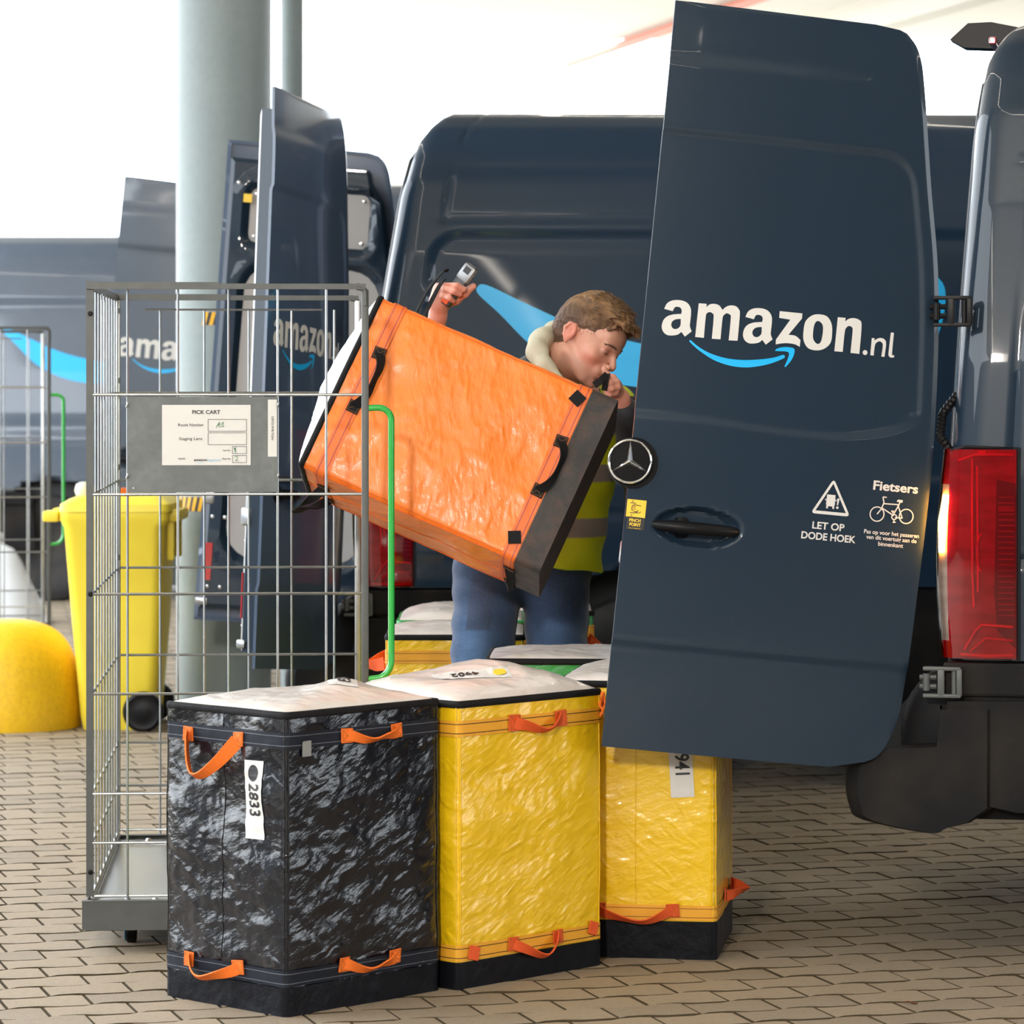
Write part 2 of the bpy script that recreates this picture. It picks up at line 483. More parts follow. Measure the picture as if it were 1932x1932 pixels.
# collect block positions in the shed's grid
cells = []
for j in range(-40, 230):
    v = j * PW
    off = (0.5 if j % 2 else 0.0) + 0.1 * j
    for i in range(-80, 120):
        u = (i + (off % 1.0)) * PL
        p = GU * u + GV * v
        Y = p.y
        if Y < 7.2 or Y > 24: continue
        px = 966 + FPX * p.x / Y; py = HORIZON + FPX * CAMZ / Y
        margin = 700 if Y < 14 else 400
        if not (-margin < px < 1932 + margin): continue
        infr = (-60 < px < 1990 and py < 1960)
        # blocks wholly hidden under the totes and the cart tray are not the ones that show
        hid = (330 < px < 1100 and py > 1330 and py < 1840)
        cells.append((Y if (infr and not hid) else Y + 100, u, v, p))
cells.sort(key=lambda c: c[0])
rest = MB(); rest2 = MB()
for k, (Y, u, v, p) in enumerate(cells):
    dz = random.uniform(-0.0015, 0.0015)
    if k < 300:
        o = bpy.data.objects.new('paver', _pmesh[0 if random.random() < 0.75 else 1])
        link(o, floor)
        o.location = (p.x, p.y, dz)
        o.rotation_euler = (random.uniform(-0.004, 0.004), random.uniform(-0.004, 0.004), GA)
    else:
        paver_mesh(rest if random.random() < 0.75 else rest2, u, v, dz)
_rz = Matrix.Rotation(GA, 4, 'Z')
for r_, m_ in ((rest, M['paver']), (rest2, M['paver2'])):
    o = r_.build('paver_field', [m_, M['joint']], floor, M=_rz, fix=False)
    tag(o, kind='stuff')
yard = MB(); yard.box((0, 62, -0.012), (160, 76, 0.02)); yard.box((0, -12, -0.014), (160, 38, 0.02))
yard.box((30, 15, -0.014), (51, 17.9, 0.02)); yard.box((-30, 15, -0.014), (51, 17.9, 0.02))
yard = yard.build('yard_surface', M['apron'], floor)

ce = MB()
ce.box((12.5, 9.5, 5.12), (35, 37, 0.24)); ce.box((14.6, 32, 5.12), (31, 8, 0.24))
for k in range(-3, 4):
    b0 = GU * (k * 6.5) + GV * 4; b1 = GU * (k * 6.5) + GV * 38
ceiling = ce.build('ceiling', M['ceiling'])
tag(ceiling, 'white painted concrete ceiling of the loading shed', 'ceiling', kind='structure')

def ceiling_beam(x0, y0, x1, y1, w=0.25, h=0.30):
    b = MB(); b.bar((x0, y0, 5.0 - h / 2), (x1, y1, 5.0 - h / 2), w, h)
    return b.build('ceiling_beam', M['ceiling'], ceiling)
D15 = Vector((-math.sin(R(14)), math.cos(R(14)), 0))
for px in (1500,):
    p = W(px, 60, 34.5)
    a = Vector((p.x, 34.5, 0)); b = a - D15 * 26
    if b.x > 28: continue
    ceiling_beam(a.x, a.y, b.x, b.y)
# red sprinkler pipe hung below the ceiling, running out past its edge
pp = MB()
e0 = W(1072, 112, 38.0); e0.z = 4.97
e0 = Vector((W(1072, 112, 38).x, 38.0, 4.93)); e1 = e0 - D15 * 30
pp.tube([e0, e1], 0.05, 8)
tag(pp.build('sprinkler_pipe', M['redpipe']), 'thin red sprinkler pipe running under the white ceiling', 'pipe')

wb_ = MB(); wb_.box((-6, -9.0, 2.5), (48, 0.3, 5.0))
wall_back = wb_.build('wall_back', M['wallgrey'])
tag(wall_back, 'dark cladding wall behind the photographer', 'wall', kind='structure')

wl_ = MB(); wl_.box((-16, -1.0, 2.5), (0.3, 16, 5.0))  # unseen wall, added to cut the sky light on the left
sky_block_left = wl_.build('sky_block_left', M['wallgrey'])
tag(sky_block_left, 'added dark wall on the left, outside the picture, blocking skylight', 'wall', kind='structure')

wr_ = MB(); wr_.box((17, 19.5, 2.5), (0.3, 17, 5.0))  # added out of view to reduce light coming in from the right
sky_block_right = wr_.build('sky_block_right', M['wallgrey'])
tag(sky_block_right, 'added dark wall on the right, outside the picture, holding back skylight', 'wall', kind='structure')

# fluorescent battens on the ceiling
tube_mat = mat('lit_tube', (1, 1, 1), 0.5, emit=(1.0, 0.90, 0.78), es=22.0)
def batten(c, L=3.2):
    t = thing('tube_light', 'long white fluorescent batten mounted under the shed ceiling', 'lamp', (c[0], c[1], 4.95), (0, 0, R(14)), 'fluorescent battens under the ceiling')
    b = MB(); b.box((0, 0, 0.0), (0.14, L, 0.07), bev=0.01); b.build('housing', M['ceiling'], t)
    b = MB(); b.tube([(0, -L / 2 + 0.03, -0.06), (0, L / 2 - 0.03, -0.06)], 0.019, 10); b.build('tube', tube_mat, t)
    return t
for row, x0 in enumerate((-7.5, -2.5, 2.5, 7.5)):
    for k in range(10):
        y = -6.0 + k * 3.4
        x = x0 - math.tan(R(14)) * (y - 12)
        if x > -4: batten((x, y))
# ------------------------------------------------------------------ vans
def sstep(a, b, x):
    if a == b: return 1.0 if x >= b else 0.0
    t = min(1.0, max(0.0, (x - a) / (b - a))); return t * t * (3 - 2 * t)

OUT = [(0.0, 0.600), (0.010, 0.639), (0.022, 0.694), (0.05, 0.731), (0.129, 0.765), (0.226, 0.776), (0.433, 0.784), (0.778, 0.790), (1.052, 0.779),
       (1.297, 0.755), (1.527, 0.712), (1.771, 0.670), (1.852, 0.651), (1.897, 0.623), (1.920, 0.572), (1.927, 0.40), (1.931, 0.05)]
_oc = spline([(u, v) for v, u in OUT], 12, closed=False)
_ou = np.array([p[0] for p in _oc]); _ov = np.maximum.accumulate(np.array([p[1] for p in _oc]))
def umax(v): return float(np.interp(v, _ov, _ou))

def rbox_sdf(u, v, cu, cv, hu, hv, r):
    qx = abs(u - cu) - hu + r; qy = abs(v - cv) - hv + r
    return math.hypot(max(qx, 0), max(qy, 0)) + min(max(qx, qy), 0) - r

def door_depth(u, v, handle):
    # outward = +z.  window panel is recessed; it runs off the free edge
    # corner cut at the bottom right is broad
    um = umax(min(1.9, max(v, 0.1)))
    right = um - 0.040
    top = 1.600
    bot = 0.858 - 0.012 * sstep(0.1, 0.45, u)
    d1 = u - right; d2 = v - top; d3 = bot - v
    d = max(d1, d2, d3)
    # rounded corners
    cr = 0.085
    if u > right - cr and v > top - cr:
        d = math.hypot(u - (right - cr), v - (top - cr)) - cr
    cw, ch = 0.30, 0.085
    if u > right - cw and v < bot + ch:
        d = (math.hypot((u - (right - cw)) / cw, (v - (bot + ch)) / ch) - 1) * ch
        d = max(d, -0.2)
    z = -0.007 * (1 - sstep(-0.016, 0.006, d))
    # rolled crease near the roof
    z += -0.0040 * sstep(1.765, 1.800, v) * (1 - sstep(0.22, 0.60, u))
    z += -0.007 * sstep(1.55, 1.95, v) ** 2
    # lower body line
    z += -0.006 * (1 - sstep(0.255, 0.285, v))
    # edge roll
    z -= 0.003 * sstep(um - 0.02, um, u) ** 2
    z += 0.022 * (1 - ((u - 0.38) / 0.42) ** 2)
    if handle:
        uu = (u - 0.19) / 0.118; vv = (v - 0.585) / 0.052
        e = uu * uu + vv * vv
        z -= 0.026 * (1 - sstep(0.55, 1.0, e))
    return z

def logo_loops():
    a_out = [(65, 190, 1), (85, 150), (120, 128), (165, 122), (215, 130), (250, 152), (270, 190), (271, 235), (265, 290), (262, 325), (276, 365, 1), (223, 405, 1), (196, 368, 1),
             (170, 388), (130, 396), (90, 393), (60, 372), (46, 340), (47, 310), (60, 275), (85, 250), (125, 235), (165, 231), (195, 230, 1), (200, 205), (190, 182), (165, 174), (145, 180), (130, 208, 1)]
    a_in = [(192, 268, 1), (150, 272), (125, 290), (118, 315), (128, 338), (150, 347), (175, 338), (190, 315)]
    m_ = [(332, 148, 1), (393, 152, 1), (390, 178, 1), (415, 158), (450, 152), (490, 165), (515, 200, 1), (545, 175), (580, 165), (620, 172), (645, 200), (650, 240), (632, 438, 1), (563, 435, 1),
          (580, 265), (575, 238), (550, 226), (528, 238), (515, 270), (499, 427, 1), (432, 422, 1), (447, 255), (440, 228), (418, 216), (395, 225), (385, 255), (370, 415, 1), (303, 408, 1)]
    sh = lambda L: [(p[0] + 629, p[1] + 64) + tuple(p[2:]) for p in L]
    z_ = [(962, 210, 1), (1140, 228, 1), (1136, 268, 1), (1030, 393, 1), (1085, 402), (1124, 435, 1), (1118, 487, 1), (1080, 467), (1020, 458), (975, 460), (930, 467, 1), (932, 430, 1), (1045, 276, 1), (958, 262, 1)]
    o1 = [(1272, 235), (1215, 245), (1165, 290), (1148, 370), (1150, 440), (1185, 497), (1252, 515), (1315, 500), (1362, 455), (1374, 385), (1370, 310), (1335, 253)]
    o2 = [(1268, 287), (1238, 305), (1224, 370), (1226, 430), (1256, 464), (1284, 450), (1300, 385), (1300, 320)]
    n_ = [(1420, 258, 1), (1481, 263, 1), (1478, 292, 1), (1505, 272), (1545, 265), (1590, 280), (1608, 325), (1590, 543, 1), (1520, 535, 1), (1537, 370), (1533, 338), (1512, 326), (1488, 338), (1474, 375), (1458, 527, 1), (1392, 522, 1)]
    dot = [(1636 + 19 * math.cos(k * 0.7854), 533 + 19 * math.sin(k * 0.7854)) for k in range(8)]
    n2 = [(1690, 420, 1), (1712, 422, 1), (1711, 440, 1), (1735, 425), (1765, 420), (1795, 435), (1804, 470), (1791, 567, 1), (1766, 564, 1), (1778, 480), (1770, 455), (1750, 446), (1725, 458), (1713, 485), (1705, 556, 1), (1678, 553, 1)]
    l_ = [(1843, 378, 1), (1867, 380, 1), (1852, 535), (1856, 552), (1870, 556, 1), (1868, 572, 1), (1840, 572), (1826, 558), (1824, 535)]
    white = [a_out, a_in, m_, sh(a_out), sh(a_in), z_, o1, o2, n_, dot, n2, l_]
    sm = [(255, 440, 1), (265, 430, 1), (330, 485), (420, 535), (540, 572), (680, 587), (820, 582), (920, 568), (985, 549), (1000, 558), (990, 576), (900, 612), (800, 635), (690, 645), (570, 630), (450, 588), (350, 525), (290, 475)]
    ar = [(922, 517, 1), (945, 498), (1000, 488), (1060, 494), (1078, 512), (1070, 555), (1045, 600), (1005, 644, 1), (998, 638, 1), (1020, 590), (1034, 548), (1028, 528), (1000, 521), (960, 520)]
    th = R(5.9); c, s = math.cos(th), math.sin(th)
    def tr(L):
        out = []
        for x, y in spline(L, 5):
            X = (1240 + x / 4.1106 - 1135) / 730.0; Yd = (1408 - (540 + y / 4.1106)) / 730.0
            out.append((X * c - Yd * s, X * s + Yd * c))
        return out
    return [tr(L) for L in white], [tr(sm), tr(ar)]
LOGO_W, LOGO_B = logo_loops()

def drape(mb, f, off):
    """lift a flat shape (local xy) onto the curved skin z=f(x, y)"""
    mb.v = [(v[0], v[1], f(v[0], v[1]) + off + v[2]) for v in mb.v]
    return mb

def make_door(parent, o, ux, vy, paint, flip=False, handle=True, logo=True, stickers=False, res=0.010, inner=True):
    ux = Vector(ux).normalized(); vy = Vector(vy); vy = (vy - ux * vy.dot(ux)).normalized(); nz = ux.cross(vy)
    Mx = Matrix((ux, vy, nz)).transposed().to_4x4(); Mx.translation = Vector(o)
    sgn = -1 if flip else 1
    f = lambda u, v: door_depth(u, v, handle)
    nv = int(1.931 / res); nu = int(0.79 / res)
    rows = []
    for j in range(nv + 1):
        v = 1.931 * j / nv
        um = umax(v)
        rows.append([Vector((um * i / nu, v, sgn * f(um * i / nu, v))) for i in range(nu + 1)])
    mb = MB(); mb.grid(rows)
    # folded hem around the skin (about 12 mm deep) so the sheet has an edge
    loop = [rows[0][i] for i in range(nu + 1)] + [rows[j][nu] for j in range(1, nv + 1)] + [rows[nv][i] for i in range(nu - 1, -1, -1)] + [rows[j][0] for j in range(nv - 1, 0, -1)]
    cz = Vector((0.38, 0.95, 0))
    L2 = [Vector((p.x, p.y, p.z - sgn * 0.010)) for p in loop]
    L3 = [Vector((p.x + (cz.x - p.x) * 0.04, p.y + (cz.y - p.y) * 0.015, p.z - sgn * 0.012)) for p in loop]
    n = len(loop)
    mb.add(loop + L2 + L3, [(i, (i + 1) % n, n + (i + 1) % n, n + i) for i in range(n)] + [(n + i, n + (i + 1) % n, 2 * n + (i + 1) % n, 2 * n + i) for i in range(n)])
    door = mb.build('rear_door', paint, parent, smooth=40)
    door.matrix_local = Mx
    # inner frame box
    ib = MB()
    pts_out = []
    vsl = [0.055, 0.12, 0.25, 0.5, 0.78, 1.05, 1.3, 1.53, 1.72, 1.80, 1.845]
    for v in vsl:
        e = 0.035 if 0.1 < v < 1.75 else 0.075
        pts_out.append((umax(v) - e, v))
    poly = [(0.018, 0.055)] + pts_out + [(0.020, 1.86)]
    npl = len(poly)
    zs = (-0.004, -0.058, -0.070)
    ins = [(p[0] + (0.38 - p[0]) * 0.05, p[1] + (0.95 - p[1]) * 0.02) for p in poly]
    vs = [Vector((p[0], p[1], sgn * zs[0])) for p in poly] + [Vector((p[0], p[1], sgn * zs[1])) for p in poly] + [Vector((p[0], p[1], sgn * zs[2])) for p in ins]
    fs = [(a + i, a + (i + 1) % npl, a + npl + (i + 1) % npl, a + npl + i) for a in (0, npl) for i in range(npl)]
    ib.add(vs, fs)
    # back wall as a grid with two pressed openings
    N1, N2 = 30, 70
    rows = []
    for j in range(N2 + 1):
        v = 0.055 + (1.86 - 0.055) * j / N2
        vi = v + (0.95 - v) * 0.02
        e = 0.035 if 0.1 < v < 1.75 else 0.075
        a = 0.020; b = umax(v) - e
        row = []
        for i in range(N1 + 1):
            u = a + (b - a) * i / N1; ui = u + (0.38 - u) * 0.05
            z = -0.070
            d1 = rbox_sdf(ui, vi, 0.35, 1.635, 0.25, 0.118, 0.04)
            d2 = rbox_sdf(ui, vi, 0.38, 0.85, 0.28, 0.60, 0.12)
            d = min(d1, d2)
            z += 0.030 * (1 - sstep(-0.02, 0.01, d)) - 0.008 * (1 - sstep(0, 0.03, abs(d - 0.025)))
            row.append(Vector((ui, vi, sgn * z)))
        rows.append(row)
    ib.grid(rows)
    ib.build('inner_frame', M['paint'], door, smooth=40)
    if inner:
        pn = MB(); pn.prism([(0.35 + x, 1.635 + y) for x, y in rounded(0.48, 0.22, 0.035)], -0.047 * sgn, -0.052 * sgn)
        pn.prism([(0.38 + x, 0.85 + y) for x, y in rounded(0.545, 1.18, 0.12)], -0.047 * sgn, -0.052 * sgn)
        pn.build('lining_panel', M['grey_panel'], door)
        sc = MB()
        for uu, vv in ((0.565, 1.72), (0.565, 1.55), (0.135, 1.55), (0.135, 1.72), (0.05, 0.14), (0.10, 0.14), (0.05, 0.42), (0.10, 0.42), (0.06, 1.76), (0.11, 1.77)):
            sc.lathe([(0.0, 0), (0.009, 0), (0.007, 0.004), (0, 0.005)], 10, Matrix.Translation((uu, vv, -sgn * 0.070)) @ (Matrix.Rotation(math.pi, 4, 'X') if not flip else Matrix.Identity(4)))
        tag(sc.build('fixing_bolts', M['chrome'], door), kind='stuff')
        rf = MB(); rf.box((0.045, 0.24, -sgn * 0.071), (0.028, 0.15, 0.004))
        rf.build('red_reflector', M['redplastic'], door)
        lt = MB(); lt.box((0.03, 0.50, -sgn * 0.06), (0.05, 0.06, 0.03), bev=0.008); lt.box((0.03, 0.02 + 0.06, -sgn * 0.06), (0.05, 0.03, 0.03), bev=0.008)
        lt.build('latch', M['steel'], door, smooth=40)
    if logo and not flip:
        drape(flat_shape(LOGO_W, 0.0006), f, 0.0008).build('lettering', M['white'], door)
        drape(flat_shape(LOGO_B, 0.0006), f, 0.0008).build('smile_arrow', M['cyan'], door)
    if handle and not flip:
        hb = MB()
        pts = []; rad = []
        for k in range(15):
            t = k / 14
            pts.append(Vector((0.075 + 0.225 * t, 0.582, f(0.19, 0.585) + 0.010 + 0.030 * math.sin(math.pi * min(1, max(0, t))) ** 0.45)))
            rad.append(0.0165 * (0.35 + 0.65 * math.sin(math.pi * min(1, max(0, t * 0.96 + 0.02))) ** 0.35))
        hb.tube(pts, rad, 14)
        hb.v = [(x, 0.582 + (y - 0.582) * 1.0, z) for x, y, z in hb.v]
        hb.build('handle', M['black'], door, smooth=60)
        hs = MB(); hs.tube([(0.150, 0.60, f(0.15, 0.585)), (0.150, 0.56, f(0.15, 0.585) + 0.02)], 0.018, 10); hs.build('handle_bridge', M['black'], door, smooth=60)
    return door, f

def side_y(z):
    P = [(0.30, 0.05), (0.40, 0.015), (0.55, 0.0), (1.2, 0.0), (1.5, 0.022), (1.9, 0.065), (2.15, 0.105), (2.26, 0.145), (2.34, 0.20), (2.385, 0.29), (2.405, 0.40)]
    for (z0, y0), (z1, y1) in zip(P, P[1:]):
        if z <= z1: 
            t = (z - z0) / (z1 - z0)
            return y0 + (y1 - y0) * t
    return 0.4
LEAN = 1.0
def rear_x(z): return LEAN * _rear_x(z)
def _rear_x(z):
    P = [(0.30, 0.0), (1.20, 0.0), (1.68, 0.065), (2.10, 0.135), (2.30, 0.19), (2.36, 0.225), (2.42, 0.29)]
    if z < 0.3: return 0.0
    for (z0, x0), (z1, x1) in zip(P, P[1:]):
        if z <= z1: return x0 + (x1 - x0) * (z - z0) / (z1 - z0)
    return 0.29

def side_relief(x, z, xr):
    """press lines of the flank; + is inward"""
    q = 0.0
    if 0.72 < z:
        xx = x - xr
        # window panel fields
        for (a, b) in ((0.20, 1.45), (1.52, 2.75), (2.82, 4.1)):
            d = rbox_sdf(x, z, (a + b) / 2 + 0.03, 1.53, (b - a) / 2, 0.44, 0.12)
            q += 0.012 * (1 - sstep(-0.022, 0.004, d))
        # long crease under the roof, swage lines
        q += 0.008 * (1 - sstep(0, 0.016, abs(z - 2.195))) * sstep(0.10, 0.25, xx)
        q += 0.006 * (1 - sstep(0, 0.012, abs(z - 2.02))) * sstep(0.10, 0.2, xx)
        # pillar seam
        q += 0.007 * (1 - sstep(0, 0.007, abs(xx - 0.165 - 0.0 * z)))
        q += 0.008 * (1 - sstep(0, 0.02, abs(z - 0.98)))
    return q

def make_van(label, loc, ang, paint, L=5.6, res=0.02, smile=True, group=None, wheels=(0.98, 4.6), detail=True, hinges=True, pod=False, scale=1.0):
    van = thing('delivery_van', label, 'van', loc, (0, 0, ang), group)
    van.scale = (scale,) * 3; zw = 0.345 - loc[2] / scale
    # cross-section samples of the near flank and roof
    zs = [0.30 + 0.05 * k for k in range(8)] + [0.70, 0.715, 0.722, 0.73]
    z = 0.75
    while z < 2.24: zs.append(z); z += res
    sec = [(side_y(z), z) for z in zs]
    for a in np.linspace(0.0, 1.0, 16):
        z_ = 2.24 + (2.405 - 2.24) * (1 - (1 - a) ** 2.0)
        sec.append((side_y(z_), z_))
    sec.append((0.7, 2.425)); sec.append((1.0, 2.43))
    mir = [(2.0 - y, z) for y, z in reversed(sec[:-1])]
    full = sec + mir
    xs = [0.0, 0.004, 0.012, 0.024, 0.045, 0.075]
    x = 0.10
    while x < 1.9: xs.append(x); x += res
    while x < L - 0.9: xs.append(x); x += 0.08
    xs += [L - 0.9 + 0.1 * k for k in range(10)]
    ns = len(full)
    rows = []
    nearN = len(sec)
    for si, (y, z) in enumerate(full):
        p0 = full[max(si - 1, 0)]; p1 = full[min(si + 1, ns - 1)]
        t = Vector((0, p1[0] - p0[0], p1[1] - p0[1])).normalized()
        n_in = Vector((0, t.z, -t.y))       # pointing into the van on the near flank
        xr = rear_x(z)
        row = []
        for x in xs:
            d = 0.0
            rr = 0.075
            if x < rr: d += rr * (1 - math.sqrt(max(0, 1 - (1 - x / rr) ** 2)))
            # nose slopes at the front
            if x > L - 0.9:
                tt = (x - (L - 0.9)) / 0.9
                zz = z * (1 - 0.35 * tt * tt * (1 if z > 1.2 else 0.0))
            else: zz = z
            X = xr * max(0, 1 - x / 0.9) + x
            if si < nearN and detail: d += side_relief(X, z, xr) if x > 0.03 else 0
            if z < 0.72 : d += 0.012
            for wx in wheels:
                q = math.hypot(X - wx, z - 0.36)
                if q < 0.44: d += 0.24 * (1 - sstep(0.405, 0.435, q))
            row.append(Vector((X, y, zz)) + n_in * d)
        rows.append(row)
    mb = MB(); mb.grid(rows)
    # material: paint above, plastic skirt below, black inside wheel arches
    mb.m = []
    nx = len(xs)
    for i in range(ns - 1):
        zc = (full[i][1] + full[i + 1][1]) / 2
        for j in range(nx - 1):
            xc = (xs[j] + xs[j + 1]) / 2
            arch = any(math.hypot(xc - wx, zc - 0.36) < 0.43 for wx in wheels)
            mb.m.append(2 if arch else (1 if zc < 0.72 else 0))
    # underbody and nose closing
    mb.cm = 2
    mb.box((L / 2, 1.0, 0.40), (L - 0.3, 1.7, 0.16))
    mb.cm = 0
    nose = [rows[i][-1] for i in range(ns)]
    mb.add(nose, [tuple(range(ns))])
    body = mb.build('body_shell', [paint, M['plastic'], M['black']], van, smooth=35, fix=False)
    # load space
    ins = MB()
    ins.box((1.9, 1.0, 0.60), (3.6, 1.74, 0.04))
    ins.box((3.7, 1.0, 1.45), (0.04, 1.74, 1.7))
    for yy in (0.13, 1.87):
        ins.add([Vector((0.06, yy, 0.6)), Vector((3.7, yy, 0.6)), Vector((3.7, yy + (0.14 if yy < 1 else -0.14), 2.3)), Vector((0.27, yy + (0.14 if yy < 1 else -0.14), 2.3))], [(0, 1, 2, 3)])
    ins.box((2.0, 1.0, 2.31), (3.4, 1.5, 0.03))
    ins.build('load_space', M['interior'], van)
    # door frame with rubber seal
    fr = MB()
    seal = []
    zz = [0.62 + 0.08 * k for k in range(21)] 
    path = [Vector((rear_x(z) + 0.015, side_y(z) + 0.095, z)) for z in zz] + [Vector((0.235, 0.36, 2.30)), Vector((0.245, 0.6, 2.325)), Vector((0.25, 1.0, 2.33))]
    path = path + [Vector((p.x, 2.0 - p.y, p.z)) for p in reversed(path[:-1])]
    fr.tube(path, 0.020, 8)
    fr.build('door_seal', M['black'], van, smooth=60)
    jb = MB()
    jp = [Vector((rear_x(z) + 0.05, side_y(z) + 0.105, z)) for z in zz] + [Vector((0.27, 0.37, 2.29)), Vector((0.28, 1.0, 2.32))]
    jp = jp + [Vector((p.x, 2.0 - p.y, p.z)) for p in reversed(jp[:-1])]
    jq = [Vector((p.x - 0.045 , p.y + (-0.03 if p.y < 1 else 0.03), p.z + (0.03 if 0.36 < p.y < 1.64 else 0))) for p in jp]
    jb.grid([jp, jq]); jb.build('door_jamb', paint, van, smooth=40)
    # rear bumper and step
    bp = MB()
    prof = [(-0.02, 0.60), (-0.03, 0.50), (-0.205, 0.485), (-0.255, 0.455), (-0.268, 0.40), (-0.258, 0.335), (-0.225, 0.300), (-0.05, 0.270), (0.0, 0.285), (0.06, 0.30), (0.12, 0.34), (0.12, 0.60)]
    prof = [prof[0]] + spline([(p[0], p[1]) for p in prof[1:10]], 4, closed=False) + prof[10:]
    rows = []
    for y in [-0.012 + 0.012 * k for k in range(4)] + [0.05, 0.12, 0.3, 1.0, 1.7, 1.88, 1.95] + [2.0 - 0.024 + 0.012 * k for k in range(4)]:
        e = min(1.0, max(0.0, min(y + 0.012, 2.012 - y) / 0.05)); k = 0.86 + 0.14 * math.sqrt(1 - (1 - e) ** 2)
        rows.append([Vector((0.0 + p[0] * k, y, 0.39 + (p[1] - 0.39) * (0.8 + 0.2 * k))) for p in prof])
    bp.grid(rows)
    bp.add(rows[0], [tuple(range(len(prof)))]); bp.add(rows[-1], [tuple(range(len(prof)))])
    bp.build('rear_bumper', M['plastic'], van, smooth=50)
    sk = MB()
    sk.box((0.30, 0.012, 0.672), (0.62, 0.03, 0.088), bev=0.008)
    sk.prism([(-0.0, 0.615), (0.60, 0.625), (0.62, 0.345), (0.18, 0.33), (0.08, 0.35), (0.02, 0.42), (0.0, 0.5)], 0, -0.03, Matrix.Translation((0, -0.004, 0)) @ Matrix.Rotation(math.pi / 2, 4, 'X') @ Matrix.Identity(4))
    sk.v = [(x, (y if y > -0.03 else y), z) for x, y, z in sk.v]
    sk.build('corner_cladding', M['plastic'], van)
    cr = MB()
    cr.lathe([(0.0, 0.02), (0.14, 0.02), (0.165, 0.0), (0.165, -0.10), (0.12, -0.10)], 28, Matrix.Translation((-0.005, 0.08, 0.52)) @ Matrix.Rotation(R(90), 4, 'X'))
    cr.v = [(x * 0.75, y, 0.52 + (z - 0.52) * 1.05) for x, y, z in cr.v]
    cr.build('bumper_end_cap', M['plastic'], van, smooth=50)
    rr = MB(); rr.box((-0.035, 0.0, 0.395), (0.055, 0.02, 0.024), Matrix.Rotation(R(8), 3, 'Y'), bev=0.004); rr.build('side_reflector', M['redplastic'], van)
    # ---------------- tail light, wrapped round the corner
    z0, z1 = 0.728, 1.268
    def lamp_ring(z, off=0.0, xe=0.178):
        bulge = 0.022 * math.sin(math.pi * min(1, (1.268 - z) / 0.6)) 
        xr_ = -0.012 - bulge
        return [Vector((xe, -0.018 + off, z)), Vector((xe * 0.6, -0.022 + off, z)), Vector((0.045, -0.021 + off, z)), Vector((0.018 + xr_ * 0.5, -0.014 + off, z)),
                Vector((xr_ + 0.004 + off * 0.6, 0.015 + off, z)), Vector((xr_ + off, 0.05, z)), Vector((xr_ + 0.006 + off, 0.125, z))]
    zz = [z0 + (z1 - z0) * k / 24 for k in range(25)]
    lb = MB(); lb.cm = 0
    rowsO = [lamp_ring(z) for z in zz]
    lb.grid(rowsO)
    nrow = 7
    lb.m = []
    for i in range(24):
        zc = (zz[i] + zz[i + 1]) / 2
        for j in range(6):
            lb.m.append(1 if (j >= 3 and 0.78 < zc < 1.17) else 0)
    lb.cm = 0
    lb.add(rowsO[0] + [Vector((0.178, 0.10, z0)), ], [tuple(range(8))])
    lb.add(rowsO[-1] + [Vector((0.178, 0.10, z1)), ], [tuple(range(8))])
    tl = lb.build('tail_light', [M['redlens'], M['clearlens']], van, smooth=50)
    hs = MB(); hs.grid([[p + Vector((0.0, 0.014, 0)) if k < 3 else p + Vector((0.007, 0.010 if k == 3 else 0.0, 0)) for k, p in enumerate(lamp_ring(z))] for z in zz])
    hs.build('lamp_housing', M['lamp_inner'], tl, smooth=40)
    dk = MB(); dk.prism([(0.130, 0.80), (0.176, 0.755), (0.176, 1.18), (0.128, 1.19), (0.122, 0.90)], 0, -0.012, Matrix.Translation((0, -0.002, 0)) @ Matrix.Rotation(math.pi / 2, 4, 'X'))
    dk.v = [(x, -0.0135 + (0.004 if abs(y) > 0.008 else 0.0), z) for x, y, z in dk.v]
    dk.build('lamp_insert', M['lamp_dark'], tl)
    rb = MB()
    for k in range(22):
        rb.box((0.153, -0.003, 0.84 + k * 0.0145), (0.042, 0.004, 0.0035))
    rb.box((0.153, -0.003, 1.115), (0.042, 0.004, 0.014))
    rb.v = [(x, y - 0.0125, z) for x, y, z in rb.v]
    rb.build('lamp_ribs', M['lamp_inner'], tl)
    br = MB()
    arc = [Vector((0.092 + 0.014 * math.cos(a) * 1.0, -0.001, 1.0 + 0.05 * math.sin(a))) for a in np.linspace(R(95), R(250), 12)]
    br.tube(arc, 0.0035, 6)
    br.tube([(0.066, 0.0, 1.245), (0.066, 0.0, 0.95), (0.070, 0.0, 0.86)], 0.004, 6)
    br.tube([(0.078, 0.0, 1.225), (0.080, 0.0, 0.90)], 0.003, 6)
    br.tube([(0.03, 0.005, 1.24), (0.075, 0.0, 1.255), (0.17, -0.002, 1.255)], 0.004, 6)
    br.tube([(0.045, 0.0, 0.75), (0.075, 0.0, 0.80), (0.09, 0.0, 0.815), (0.17, -0.002, 0.81)], 0.004, 6)
    br.tube([(0.06, 0.0, 0.745), (0.10, 0.0, 0.78), (0.17, -0.002, 0.775)], 0.003, 6)
    br.tube([(0.035, 0.0, 0.738), (0.11, 0.0, 0.735), (0.17, -0.002, 0.737)], 0.004, 6)
    br.box((0.090, -0.002, 1.258), (0.02, 0.006, 0.012))
    br.v = [(x, y - 0.0125, z) for x, y, z in br.v]
    br.build('lamp_reflector_lines', M['lamp_bright'], tl, smooth=60)
    am = MB()
    am.tube([(-0.002, 0.006, 1.15), (-0.012, 0.008, 1.08), (-0.014, 0.010, 1.0)], [0.009, 0.0115, 0.009], 10)
    am.box((-0.012, 0.055, 1.075), (0.006, 0.07, 0.14), bev=0.002)
    am.build('indicator', M['amber_on'] if pod else M['amber_off'], tl, smooth=60)
